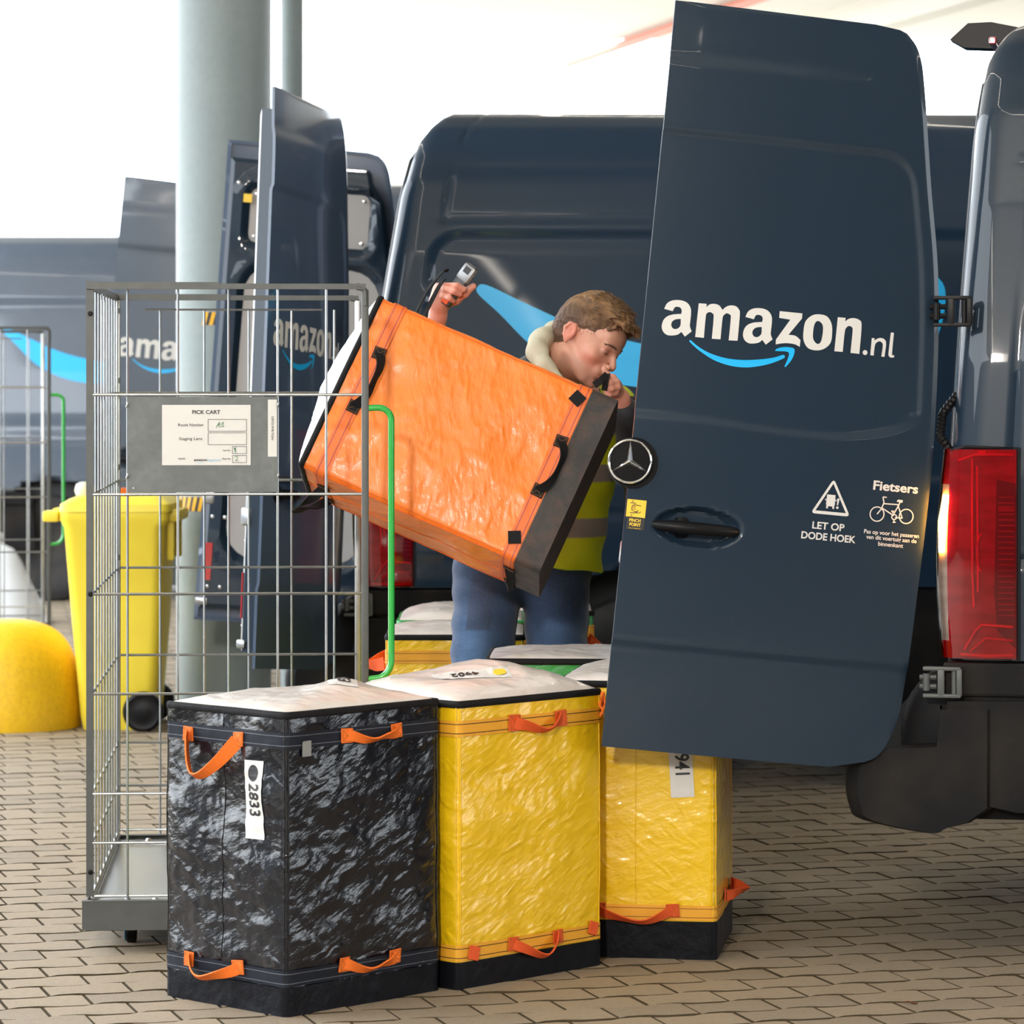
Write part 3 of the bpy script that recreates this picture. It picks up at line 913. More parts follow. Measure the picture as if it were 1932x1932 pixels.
    sr = MB(); sr.tube([Vector((0.183, -0.006, z0 - 0.004)), Vector((0.183, -0.006, z1 + 0.004)), Vector((0.045, -0.006, z1 + 0.006)), Vector((0.01, 0.004, z1 - 0.004))], 0.005, 6)
    sr.build('lamp_gasket', M['black'], tl)
    if smile:
        # big blue swoosh with arrow head on the flank
        up = [(0.405, 1.772), (0.44, 1.778), (0.58, 1.712), (0.78, 1.625), (1.00, 1.570), (1.20, 1.548), (1.40, 1.560), (1.62, 1.60), (1.84, 1.665), (1.86, 1.69)]
        lo = [(1.83, 1.61), (1.60, 1.50), (1.40, 1.445), (1.20, 1.418), (1.00, 1.418), (0.80, 1.455), (0.62, 1.545), (0.48, 1.68), (0.41, 1.745)]
        ah = [(1.60, 1.80), (1.72, 1.845), (1.92, 1.84), (2.04, 1.79), (2.04, 1.66), (1.98, 1.52), (1.90, 1.44), (1.885, 1.45), (1.91, 1.60), (1.90, 1.72), (1.82, 1.765), (1.70, 1.77)]
        cu = flat_shape([spline(up + lo, 6), spline(ah, 5)], 0.001)
        # densify so it can follow the flank
        bm = bmesh.new()
        vv = [bm.verts.new(v) for v in cu.v]
        for f_ in cu.f:
            try: bm.faces.new([vv[i] for i in f_])
            except ValueError: pass
        for _ in range(4):
            ed = [e for e in bm.edges if e.calc_length() > 0.06]
            if not ed: break
            bmesh.ops.bisect_edges(bm, edges=ed, cuts=1)
            bmesh.ops.triangulate(bm, faces=bm.faces)
        bm.verts.index_update()
        sm = MB()
        sm.add([Vector((v.co.x, side_y(v.co.y) + side_relief(v.co.x, v.co.y, rear_x(v.co.y)) * math.cos(0) - 0.0025 - v.co.z, v.co.y)) for v in bm.verts], [tuple(v.index for v in f_.verts) for f_ in bm.faces])
        bm.free()
        sm.build('smile_graphic', M['cyan'], van, smooth=30)
    # wheels
    for wx in wheels:
        for yy, sg in ((0.16, 1), (1.84, -1)):
            w = MB()
            Mw = Matrix.Translation((wx, yy, zw)) @ Matrix.Rotation(R(90) * sg, 4, 'X')
            w.lathe([(0.19, 0.09), (0.22, 0.105), (0.30, 0.108), (0.335, 0.09), (0.345, 0.04), (0.345, -0.06), (0.32, -0.1), (0.2, -0.1)], 40, Mw)
            wo_ = w.build('wheel', M['tyre'], van, smooth=40)
            r_ = MB()
            r_.lathe([(0.0, 0.075), (0.055, 0.075), (0.06, 0.05), (0.10, 0.035), (0.125, 0.05), (0.155, 0.03), (0.175, 0.02), (0.185, 0.085), (0.20, 0.092), (0.205, 0.08)], 36, Mw)
            for k in range(6):
                a = k * math.pi / 3
                r_.lathe([(0.0, 0.06), (0.010, 0.06), (0.011, 0.04)], 8, Mw @ Matrix.Translation((0.083 * math.cos(a), 0.083 * math.sin(a), 0)))
            r_.build('rim', M['rim'], wo_, smooth=40)
    if pod:
        # head of the rear-view camera with the high brake light, roof lip
        cm = MB()
        pr = [(-0.085, 2.415), (-0.045, 2.392), (0.03, 2.388), (0.10, 2.40), (0.17, 2.425), (0.10, 2.447), (0.03, 2.462), (-0.035, 2.460)]
        cm.prism([(a, b) for a, b in pr], 0, 0.09, Matrix.Translation((0.035, 0.86, -0.01)) @ Matrix.Rotation(R(90), 4, 'X'))
        cm.build('rear_camera_pod', M['black'], van, smooth=30)
        bl = MB(); bl.box((0.085, 0.62, 2.375), (0.02, 0.22, 0.02), bev=0.004); bl.build('high_brake_light', M['redplastic'], van)
    if hinges:
        for zc, big in ((1.625, 0), (0.665, 1)):
            xr_ = rear_x(zc)
            h = MB()
            c = Vector((xr_ - 0.012, -0.012, zc))
            for a, b in (((0.0, 0.035), (0.098, 0.010)), ((0.0, -0.035), (0.098, 0.010)), ((-0.002, 0.0), (0.018, 0.076)), ((0.045, 0.0), (0.014, 0.07))):
                h.box(c + Vector((a[0], 0, a[1])), (b[0], 0.030, b[1]), bev=0.003)
            h.tube([c + Vector((0.032, -0.004, -0.030)), c + Vector((0.032, -0.004, 0.030))], 0.008, 10)
            h.tube([c + Vector((-0.040, -0.004, -0.022)), c + Vector((-0.040, -0.004, 0.022))], 0.010, 10)
            h.tube([c + Vector((-0.058, -0.002, -0.012)), c + Vector((-0.015, 0.0, -0.012))], 0.007, 8)
            h.tube([c + Vector((-0.058, -0.002, 0.012)), c + Vector((-0.015, 0.0, 0.012))], 0.007, 8)
            h.build('door_hinge', M['steel_dark'] if big else M['black'], van, smooth=40)
    return van

# --- van A: right edge, nearest; its door stands open towards the left
AA = R(-11.5)
SA = 0.949      # this van is a touch smaller and nearer than the one behind
LEAN = 0.45
vanA = make_van('nearest dark blue delivery van, cut off by the right edge, red tail light lit amber', (W(1787, 715, 8.93 * SA).x, 8.93 * SA, 0.074), AA, M['paint'], res=0.013, smile=False, pod=True, scale=SA)
LEAN = 1.0
def to_local(van, v, ang, point=True):
    Ri = Matrix.Rotation(-ang, 3, 'Z')
    v = Vector(v)
    return Ri @ ((v - van.location) / van.scale[0] if point else v)
def door_world(van, ang, o, ux, vy, **k):
    return make_door(van, to_local(van, o, ang), to_local(van, ux, ang, False), to_local(van, vy, ang, False), **k)

th = R(5.7)
oA = W(1135, 1408, 8.87 * SA)
doorA, fA = door_world(vanA, AA, oA, (math.cos(th), 0.105, -math.sin(th)), (math.sin(th), 0.0, math.cos(th)), paint=M['paint'], res=0.007)
# emblem: chrome three-pointed star in a ring on a black boss, overhanging the free edge
ub, vb = -0.005, 0.738
em = MB(); em.lathe([(0.0, 0.0), (0.066, 0.0), (0.064, 0.006), (0.0, 0.006)], 40, Matrix.Translation((ub + 0.012, vb - 0.004, fA(0.02, vb) + 0.001))); 
em.build('emblem_socket', M['black'], doorA, smooth=40)
em = MB(); em.lathe([(0.0, 0.0), (0.054, 0.0), (0.052, 0.022), (0.0, 0.024)], 40, Matrix.Translation((ub, vb, fA(0.02, vb) + 0.004)))
em.build('emblem_boss', M['black'], doorA, smooth=40)
st = MB()
st.tube([Vector((ub + 0.0545 * math.cos(a), vb + 0.0545 * math.sin(a), fA(0.02, vb) + 0.028)) for a in np.linspace(0, 2 * math.pi, 49)[:-1]], 0.0032, 8, closed=True)
zc = fA(0.02, vb) + 0.026
for k in range(3):
    a = R(90 + 120 * k + 4)
    t = Vector((math.cos(a), math.sin(a), 0)); s_ = Vector((-t.y, t.x, 0)); c = Vector((ub, vb, zc))
    a2 = R(60)
    l1 = Vector((math.cos(a + a2), math.sin(a + a2), 0)) * 0.0095; l2 = Vector((math.cos(a - a2), math.sin(a - a2), 0)) * 0.0095
    tip = c + t * 0.053; top = c + Vector((0, 0, 0.010))
    st.add([c + l1, c + l2, tip, top, tip + Vector((0, 0, 0.0015))], [(0, 3, 4, 2), (1, 2, 4, 3), (0, 2, 1)])
st.build('emblem_star', M['chrome'], doorA)
# stickers (flat print on the door skin)
def at_door(px, py):
    x = (px - 1135) / 730.0; y = (1408 - py) / 730.0; c, s = math.cos(R(5.7)), math.sin(R(5.7))
    return (x * c - y * s, x * s + y * c)
def put(mb, px, py, name, material, off=0.001, rot=0.0):
    u, v = at_door(px, py)
    c, s = math.cos(rot), math.sin(rot)
    mb.v = [(u + p[0] * c - p[1] * s, v + p[0] * s + p[1] * c, p[2]) for p in mb.v]
    return drape(mb, fA, off).build(name, material, doorA)
px = 1 / 730.0
put(flat_shape([rounded(36 * px, 33 * px, 0.001)]), 1199.5, 961, 'pinch_pictogram_ground', M['yellowdecal'])
put(flat_shape([rounded(34 * px, 24 * px, 0.001)]), 1198, 989, 'pinch_text_ground', M['ink'])
g = MB()
merge(g, flat_shape([[(-.0130, .0115), (-.002, .0115), (-.002, .0100), (-.0130, .0100)]]))
merge(g, flat_shape([[(-.0125, -.0085), (-.001, -.0085), (-.001, -.0100), (-.0125, -.0100)]]))
hand_o = [(-.0085, .006), (-.003, .0085), (.003, .0075), (.010, .0065), (.010, .0055), (.003, .0060), (-.002, .0070), (-.0075, .005), (-.009, .001), (-.0085, -.003), (-.004, -.0055), (.001, -.006), (.004, -.0025), (.005, -.003),
          (.002, -.008), (.006, -.0085), (.010, -.005), (.0105, -.006), (.006, -.0098), (.000, -.009), (-.004, -.0065), (-.0095, -.004), (-.0102, .001)]
merge(g, flat_shape([hand_o]))
for dy in (.003, .0005, -.002): merge(g, flat_shape([stroke([(-.0075, dy), (-.001, dy + .001)], .0007)]))
for s_ in (1, -1):
    merge(g, flat_shape([[(-.0085, s_ * .0125), (-.0102, s_ * .0145), (-.0068, s_ * .0145)]])); merge(g, flat_shape([stroke([(-.0085, s_ * .0140), (-.0085, s_ * .0165)], .0008)]))
g.v = [(x * 1.25, y * 1.25, z) for x, y, z in g.v]
put(g, 1199.5, 961, 'pinch_pictogram', M['ink'], 0.0018)
put(text_mb('PINCH', 0.0115, 21 * px, 0.03), 1197, 983.5, 'pinch_lettering', M['yellowdecal'], 0.0018)
put(text_mb('POINT', 0.0115, 21 * px, 0.03), 1197, 991.5, 'pinch_lettering', M['yellowdecal'], 0.0018)
put(text_mb('Hou je handen vrij', 0.0040, 22 * px, 0.0), 1196, 998, 'pinch_lettering', M['yellowdecal'], 0.0018)
# warning triangle with lorry
def tri(r):
    return [(0.0, r * 1.0), (-r * 0.90, -r * 0.62), (r * 0.90, -r * 0.62)]
def rtri(r, cr):
    P = [Vector(p) for p in tri(r)]; out = []
    for i in range(3):
        a = P[i - 1]; b = P[i]; c = P[(i + 1) % 3]
        d1 = (a - b).normalized(); d2 = (c - b).normalized()
        for k in range(5):
            t = k / 4
            q = (b + d1 * cr) * (1 - t) ** 2 + b * 2 * t * (1 - t) + (b + d2 * cr) * t * t
            out.append(tuple(q))
    return out
g = flat_shape([rtri(0.0580, 0.012), rtri(0.0450, 0.001)])
cx = 0.0
merge(g, flat_shape([[(-.0135, .016), (.0085, .016), (.0090, -.010), (.0080, -.010), (.0080, -.020), (.0035, -.020), (.003, -.014), (-.008, -.014), (-.0085, -.020), (-.0130, -.020), (-.0130, -.010), (-.0142, -.010)]]))
merge(g, flat_shape([[(-.0175, .004), (-.0145, .004), (-.0145, .0005), (-.0175, .0005)]])); merge(g, flat_shape([[(.0095, .004), (.0125, .004), (.0125, .0005), (.0095, .0005)]]))
merge(g, flat_shape([[(.0150, .008), (.0185, .0085), (.0200, .006), (.0175, -.010), (.0150, -.010), (.0140, .006)]])); merge(g, flat_shape([[(.0165 + .0033 * math.cos(a), -.0158 + .0033 * math.sin(a)) for a in np.linspace(0, 6.283, 13)[:-1]]]))
put(g, 1570.5, 948, 'blind_spot_pictogram', M['white'])
put(text_mb('LET OP', 0.0255, 62 * px, 0.022), 1563.5, 996.5, 'blind_spot_lettering', M['white'])
put(text_mb('DODE HOEK', 0.0255, 105 * px, 0.022), 1563.5, 1017, 'blind_spot_lettering', M['white'])
# cyclist sticker
put(text_mb('Fietsers', 0.0330, 88 * px, 0.026), 1694.5, 923.5, 'cyclist_lettering', M['white'])
g = MB()
for c_ in ((-0.041, -0.010), (0.0375, -0.009)):
    merge(g, flat_shape(ring2d(c_, 0.0185, 0.0028)))
merge(g, flat_shape(ring2d((0.0055, -0.0135), 0.0065, 0.0028, 24)))
fr_ = [[(-0.041, -0.010), (-0.031, 0.004), (-0.0255, 0.021), (-0.0300, 0.0355)], [(-0.0300, 0.0355), (-0.0195, 0.0355)], [(-0.0265, 0.0185), (0.0150, 0.0195)], [(-0.031, 0.0075), (0.0040, -0.010)],
       [(0.0150, 0.0190), (0.0040, -0.0045)], [(0.0115, 0.0200), (0.0275, -0.0150)], [(0.0275, -0.0145), (0.0080, -0.0145)], [(0.0150, 0.0190), (0.0170, 0.0270)], [(0.0055, -0.020), (0.0060, -0.0270)], [(0.0030, -0.0275), (0.0110, -0.0265)], [(0.0025, -0.005), (-0.0010, 0.0005)], [(-0.004, 0.0010), (0.004, 0.0014)]]
for s_ in fr_: merge(g, flat_shape([stroke(s_, 0.0030)]))
merge(g, flat_shape([[(0.0085, 0.0290), (0.0120, 0.0325), (0.0240, 0.0320), (0.0240, 0.0260), (0.0190, 0.0250), (0.0150, 0.0270), (0.0090, 0.0265)]]))
put(g, 1689, 969, 'cyclist_pictogram', M['white'])
put(text_mb('Pas op voor het passeren', 0.0150, 108 * px, 0.014), 1687, 1011, 'cyclist_lettering', M['white'])
put(text_mb('van dit voertuig aan de', 0.0150, 99 * px, 0.014), 1687, 1021, 'cyclist_lettering', M['white'])
put(text_mb('binnenkant', 0.0150, 49 * px, 0.014), 1685, 1032, 'cyclist_lettering', M['white'])
# cable gaiter between door and body
g = MB(); pts = [Vector((0.03, 0.08, 1.42)), Vector((-0.015, 0.05, 1.36)), Vector((-0.02, 0.03, 1.30)), Vector((0.02, 0.06, 1.24))]
cp = []
for i in range(3):
    for k in range(12): cp.append(pts[i].lerp(pts[i + 1], k / 12))
g.tube(cp, [0.013 if i % 2 else 0.010 for i in range(len(cp))], 10); g.build('cable_gaiter', M['black'], vanA)

# --- van B: middle
BA = R(1.5)
vanB = make_van('middle dark blue delivery van with light blue swoosh, behind the man lifting a bag', (W(682, 715, 12.0).x, 12.0, 0), BA, M['paint_b'], res=0.016, hinges=True)
v1 = R(2.0)
oB1 = W(482, 1262, 11.3)
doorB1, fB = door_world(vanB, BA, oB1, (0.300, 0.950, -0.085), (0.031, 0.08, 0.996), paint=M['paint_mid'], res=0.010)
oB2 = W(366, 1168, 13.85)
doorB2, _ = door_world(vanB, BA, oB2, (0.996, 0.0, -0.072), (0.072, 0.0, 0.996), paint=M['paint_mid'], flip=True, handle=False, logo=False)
tg = MB(); tg.box((0.10, 1.70, 0.077), (0.034, 0.034, 0.004)); tg.build('yellow_tag', M['yellowdecal'], doorB2)

# --- van D: its open door shows left of the big column
DA = R(-6)
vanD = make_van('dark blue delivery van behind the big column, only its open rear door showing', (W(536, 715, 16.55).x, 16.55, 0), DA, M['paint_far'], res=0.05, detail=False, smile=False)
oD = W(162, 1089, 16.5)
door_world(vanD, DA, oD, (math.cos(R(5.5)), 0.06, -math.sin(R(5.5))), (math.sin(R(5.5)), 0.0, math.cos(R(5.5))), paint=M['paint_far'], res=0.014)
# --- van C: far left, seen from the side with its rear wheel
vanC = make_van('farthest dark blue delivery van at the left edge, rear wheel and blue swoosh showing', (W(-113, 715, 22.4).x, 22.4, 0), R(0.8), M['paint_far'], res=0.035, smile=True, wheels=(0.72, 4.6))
# ------------------------------------------------------------------ tote bags
def fnoise(x, y, z): return noise.noise(Vector((x, y, z)))
def ridged(p): 
    a = 1 - abs(noise.noise(p)) * 2
    return a * abs(a)

class Tote:
    def __init__(s, name, label, loc, rotM, cloth, base, web, band, thread, a=0.41, b=0.49, H=0.69, seed=0, amp=1.0, res=0.011, group=None, bh=0.065, lid=None, lid_h=0.045, ridges=(), rim=None, droop=0.0):
        s.a, s.b, s.H, s.seed, s.amp, s.bh = a, b, H, seed, amp, bh
        s.root = thing(name, label, 'bag', (0, 0, 0), (0, 0, 0), group)
        Mx = rotM.to_4x4(); Mx.translation = Vector(loc); s.root.matrix_world = Mx
        s.web, s.thread = web, thread
        # perimeter
        r = 0.012; per = []
        def side(p0, p1, n):
            return [(p0[0] + (p1[0] - p0[0]) * k / n, p0[1] + (p1[1] - p0[1]) * k / n) for k in range(n + 1)]
        hx, hy = a / 2, b / 2
        na, nb = int((a - 2 * r) / res), int((b - 2 * r) / res)
        segs = [side((-hx + r, -hy), (hx - r, -hy), na), side((hx, -hy + r), (hx, hy - r), nb), side((hx - r, hy), (-hx + r, hy), na), side((-hx, hy - r), (-hx, -hy + r), nb)]
        for k, sg in enumerate(segs):
            per += sg
            c = [(hx - r, -hy + r), (hx - r, hy - r), (-hx + r, hy - r), (-hx + r, -hy + r)][k]
            a0 = [-90, 0, 90, 180][k]
            for q in (30, 60): per.append((c[0] + r * math.cos(R(a0 + q)), c[1] + r * math.sin(R(a0 + q))))
        s.per = per
        def body(z0, z1, n, extra=0.0, wr=1.0):
            rows = []
            for j in range(n + 1):
                z = z0 + (z1 - z0) * j / n
                rows.append([s.surf(x, y, z, wr) + s.nrm(x, y) * extra for x, y in per + per[:1]])
            return rows
        mb = MB(); mb.grid(body(bh - 0.004, H, int((H - bh) / res)))
        if rim is None: rim = M['black_web']
        mb.build('side_panels', cloth, s.root, smooth=60)
        mb = MB(); rows = body(0.0, bh, 6, 0.0035, 0.35); mb.grid(rows)
        mb.add([Vector((x * 0.97, y * 0.97, -0.0)) for x, y in per], [tuple(range(len(per)))])
        mb.grid([[Vector((x * 0.97, y * 0.97, 0.0)) for x, y in per + per[:1]], rows[0]])
        mb.build('base', base, s.root, smooth=60)
        # webbing bands running right round
        s.bands = ((bh + 0.002, bh + 0.040), (H - 0.082, H - 0.044))
        for z0, z1 in s.bands:
            mb = MB(); n = 5
            mb.grid([[s.surf(x, y, z0 + (z1 - z0) * j / n, 0.7) + s.nrm(x, y) * 0.0032 for x, y in per + per[:1]] for j in range(n + 1)])
            mb.build('webbing_band', band, s.root, smooth=60)
            mb = MB()
            for zz in (z0 + 0.008, z1 - 0.008):
                mb.grid([[s.surf(x, y, zz + dz, 0.7) + s.nrm(x, y) * 0.0042 for x, y in per + per[:1]] for dz in (-0.0008, 0.0008)])
            mb.build('stitching', thread, s.root)
        # rim piping
        mb = MB()
        mb.grid([[s.surf(x, y, H - 0.010 + d, 0.5) + s.nrm(x, y) * e for x, y in per + per[:1]] for d, e in ((-0.004, 0.002), (-0.002, 0.005), (0.006, 0.006), (0.012, 0.003), (0.013, -0.004), (0.004, -0.008))])
        mb.build('rim_piping', rim, s.root, smooth=60)
        # corner seams and the fold seam up the middle of the short faces
        for (x, y) in ((0, -hy), (0, hy), (hx, -hy + 0.008), (hx, hy - 0.008), (-hx + 0.006, -hy), (hx - 0.006, -hy)):
            n_ = s.nrm(x, y); mb = MB()
            mb.tube([s.surf(x, y, bh + (H - 0.012 - bh) * k / 48, 1.0) + n_ * 0.0003 for k in range(49)], 0.0017, 5)
            mb.build('seam_piping', cloth if thread is not M['purplethread'] else M['orangeband'], s.root, smooth=80)
        if lid is not None:
            s.lid_h = lid_h; s.ridges = ridges
            n = 44; rows = []
            for j in range(n + 1):
                rows.append([s.lid(-hx + a * i / n, -hy + b * j / n) for i in range(n + 1)])
            mb = MB(); mb.grid(rows); mb.build('lid', lid, s.root, smooth=60)
    def nrm(s, x, y):
        hx, hy = s.a / 2, s.b / 2; e = 0.012
        n = Vector((0, 0, 0))
        if x > hx - e: n.x = (x - (hx - e)) / e
        if x < -hx + e: n.x = (x + (hx - e)) / e
        if y > hy - e: n.y = (y - (hy - e)) / e
        if y < -hy + e: n.y = (y + (hy - e)) / e
        return n.normalized() if n.length > 0 else Vector((0, 0, 1))
    def surf(s, x, y, z, wr=1.0):
        n = s.nrm(x, y); t = z / s.H
        hx, hy = s.a / 2, s.b / 2
        ex = 1 - (abs(x) / hx) ** 4 if abs(n.y) > 0.5 else 1 - (abs(y) / hy) ** 4
        ex = max(0.0, ex)
        p = Vector((x * 1.0 + s.seed, y * 1.0, z))
        q = 0.010 * ex * math.sin(math.pi * min(1, t)) * (0.6 + 0.8 * noise.noise(p * 3.0))
        c = 0.0
        c += 0.0065 * noise.noise(Vector((p.x * 7, p.y * 7, p.z * 9)))
        c += 0.0022 * ridged(Vector((p.x * 13 + p.z * 6, p.y * 13 + p.z * 6, p.z * 15)))
        c += 0.0010 * ridged(Vector((p.x * 30, p.y * 30 - p.z * 12, p.z * 26 + 3)))
        pucker = 0.0018 * noise.noise(Vector((x * 70, y * 70, 2.0 + s.seed))) * (1 if (abs(z - s.H + 0.09) < 0.02 or abs(z - s.bh - 0.05) < 0.015 or abs(z - s.H + 0.02) < 0.02) else 0.3)
        edge = min(1.0, 0.12 + ex * 1.6)
        return Vector((x, y, z)) + n * (q + (c * s.amp * edge + pucker) * wr)
    def lid(s, x, y):
        hx, hy = s.a / 2, s.b / 2
        fx = max(0.0, 1 - (abs(x) / hx) ** 2.6); fy = max(0.0, 1 - (abs(y) / hy) ** 2.6)
        f = (fx * fy) ** 0.55
        z = s.H - 0.001 + s.lid_h * f * (0.85 + 0.35 * noise.noise(Vector((x * 5 + s.seed, y * 5, 0))))
        for (cx, cy, dx, dy, h, wd) in s.ridges:
            d = abs((x - cx) * dy - (y - cy) * dx); al = abs((x - cx) * dx + (y - cy) * dy)
            z += h * math.exp(-(d / wd) ** 2) * math.exp(-(al / 0.16) ** 2) * min(1, f * 1.6)
        z += (0.0028 * ridged(Vector((x * 16 + s.seed, y * 16, 0.3))) + 0.0015 * ridged(Vector((x * 40 + s.seed, y * 40, 0.3)))) * min(1, f * 2)
        return Vector((x, y, z))
    def face(s, k):
        hx, hy = s.a / 2, s.b / 2
        return {'long_p': ((hx, -hy), (0, 1), (1, 0), s.b), 'long_n': ((-hx, hy), (0, -1), (-1, 0), s.b),
                'short_n': ((-hx, -hy), (1, 0), (0, -1), s.a), 'short_p': ((hx, hy), (-1, 0), (0, 1), s.a)}[k]
    def on(s, k, u, z, off=0.0, wr=0.8):
        c, d, n, L = s.face(k)
        x = c[0] + d[0] * u; y = c[1] + d[1] * u
        return s.surf(x, y, z, wr) + Vector((n[0], n[1], 0)) * off
    def plate(s, k, u0, z0, poly_mb, name, m, off=0.0045, rot=0.0, wr=1.0):
        """flat shape in (u, z) glued to a face"""
        c, d, n, L = s.face(k); cs, sn = math.cos(rot), math.sin(rot)
        out = []
        for v in poly_mb.v:
            uu = u0 + v[0] * cs - v[1] * sn; zz = z0 + v[0] * sn + v[1] * cs
            # glued stiff: follows the average of the cloth only
            P = Vector((c[0] + d[0] * uu, c[1] + d[1] * uu, zz))
            sag = s.surf(P.x, P.y, zz, wr)
            out.append(sag + Vector((n[0], n[1], 0)) * (off + v[2]))
        poly_mb.v = [tuple(p) for p in out]
        return poly_mb.build(name, m, s.root)
    def handle(s, k, u0, u1, z, drop=0.035, out=0.035, w=0.026, dz=0.0, patch=0.034):
        c, d, n, L = s.face(k); N = Vector((n[0], n[1], 0)); D = Vector((d[0], d[1], 0))
        mb = MB()
        pts = []; sides = []; ww = []
        K = 22
        for i in range(K + 1):
            t = i / K
            u = u0 + (u1 - u0) * t
            g = math.sin(math.pi * t)
            p = s.on(k, u, z + dz * t, 0.008) + N * out * (g ** 0.8) + Vector((0, 0, -drop * g ** 0.9))
            p.z += 0.003 * math.sin(9 * t + s.seed)
            pts.append(p)
            tw = math.sin(math.pi * t) ** 0.7
            sides.append(Vector((0, 0, 1)) * (1 - 0.55 * tw) + N * (0.75 * tw) + D * 0.2 * math.sin(6 * t))
            ww.append(w * (1 - 0.25 * math.sin(math.pi * t)))
        mb.ribbon(pts, ww, 0.0035, sides)
        h = mb.build('handle', s.web, s.root, smooth=50)
        for u, sg in ((u0, -1), (u1, 1)):
            pm = flat_shape([[(-patch / 2, -patch / 2), (patch / 2, -patch / 2 + 0.001), (patch / 2 - 0.001, patch / 2), (-patch / 2, patch / 2 - 0.001)]], 0.003)
            s.plate(k, u, z + (dz if sg > 0 else 0), pm, 'handle_patch', s.web, 0.005, rot=0.05 * sg)
            st = MB()
            for q in ([(-.4, -.4), (.4, -.4)], [(.4, -.4), (.4, .4)], [(.4, .4), (-.4, .4)], [(-.4, .4), (-.4, -.4)], [(-.4, -.4), (.4, .4)], [(-.4, .4), (.4, -.4)]):
                merge(st, flat_shape([stroke([(a * patch, b * patch) for a, b in q], 0.0007)], 0.0005))
            s.plate(k, u, z + (dz if sg > 0 else 0), st, 'patch_stitching', M['brownthread'], 0.0085, rot=0.05 * sg)
        return h
    def square(s, k, u, z, w=0.030, rot=0.35, m=None):
        pm = flat_shape([[(-w / 2, -w / 2), (w / 2, -w / 2), (w / 2, w / 2), (-w / 2, w / 2)]], 0.003)
        s.plate(k, u, z, pm, 'corner_patch', m or s.web, 0.006, rot)
    def number_label(s, k, u, z, number, dot, rot=0.0, w=0.0585, h=0.180):
        lab = s.plate(k, u, z, fine_grid_rect(w, h, 10, 30), 'number_label', M['paper'], 0.0022, rot)
        cs, sn = math.cos(rot), math.sin(rot)
        def sub(mb, du, dz, name, m, r2=0.0):
            return s.plate(k, u + du * cs - dz * sn, z + du * sn + dz * cs, mb, name, m, 0.0034, rot + r2)
        el = [(0.0155 * math.cos(q), 0.0190 * math.sin(q)) for q in np.linspace(0, 2 * math.pi, 33)[:-1]]
        sub(flat_shape([el], 0.0003), 0.0, 0.0615, 'label_dot', dot)
        t = text_mb(number, 0.050, 0.074, 0.016)
        sub(t, 0.001, -0.0005, 'label_number', M['ink'], -math.pi / 2)
        return lab
    def lid_plate(s, poly_mb, cx, cy, rot, name, m, off=0.0015):
        cs, sn = math.cos(rot), math.sin(rot)
        poly_mb.v = [tuple(s.lid(cx + v[0] * cs - v[1] * sn, cy + v[0] * sn + v[1] * cs) + Vector((0, 0, off + v[2]))) for v in poly_mb.v]
        return poly_mb.build(name, m, s.root)

def zrot(xdir):
    x = Vector((xdir[0], xdir[1], 0)).normalized(); y = Vector((-x.y, x.x, 0))
    return Matrix((x, y, Vector((0, 0, 1)))).transposed()
def corner_loc(front, x, y, a, b):
    return Vector((front[0], front[1], 0)) - x * a / 2 + y * b / 2

def fine_grid_rect(w, h, n=8, m=12):
    mb = MB(); mb.grid([[Vector((-w / 2 + w * i / n, -h / 2 + h * j / m, 0.0)) for i in range(n + 1)] for j in range(m + 1)]); return mb

# black tote, front left
xd = Vector((0.722, -0.692, 0)); yd = Vector((0.692, 0.722, 0))
bk = Tote('tote_bag', 'black delivery tote with orange handles and a white 2833 label, front left', corner_loc((-0.513, 7.822), xd, yd, 0.415, 0.49), zrot(xd), M['tarp_black'], M['base_black'], M['orange_web'], M['navy_web'], M['thread'],
          0.415, 0.49, 0.69, seed=1.7, amp=1.45, res=0.008, lid=M['film'], lid_h=0.030, ridges=((0.02, 0.10, 0.6, -0.8, 0.022, 0.07),), rim=M['black_web'])
bk.handle('short_n', 0.085, 0.265, 0.622, drop=0.088, out=0.045, w=0.034)
bk.handle('short_n', 0.095, 0.265, 0.098, drop=0.030, out=0.03, w=0.028)
bk.handle('long_p', 0.178, 0.338, 0.628, drop=0.012, out=0.018, w=0.026)
bk.handle('long_p', 0.175, 0.335, 0.100, drop=0.016, out=0.018, w=0.026)
bk.number_label('short_n', 0.317, 0.487, '2833', M['ink'], 0.0)
bk.plate('long_p', 0.055, 0.607, flat_shape([rounded(0.028, 0.036, 0.003)], 0.0008), 'silver_tape', M['silver_sticker'], 0.005, 0.04)
bk.lid_plate(fine_grid_rect(0.145, 0.07, 14, 8), 0.045, 0.085, R(-42), 'lid_label', M['paper'])
bk.lid_plate(text_mb('2833', 0.045, 0.075, 0.015), 0.05, 0.082, R(-42), 'lid_label_number', M['ink'], 0.003)
bk.lid_plate(flat_shape([[(0.013 * math.cos(q), 0.016 * math.sin(q)) for q in np.linspace(0, 6.283, 21)[:-1]]]), 0.045 - 0.052 * math.cos(R(42)), 0.085 + 0.052 * math.sin(R(42)), 0, 'lid_label_dot', M['ink'], 0.003)
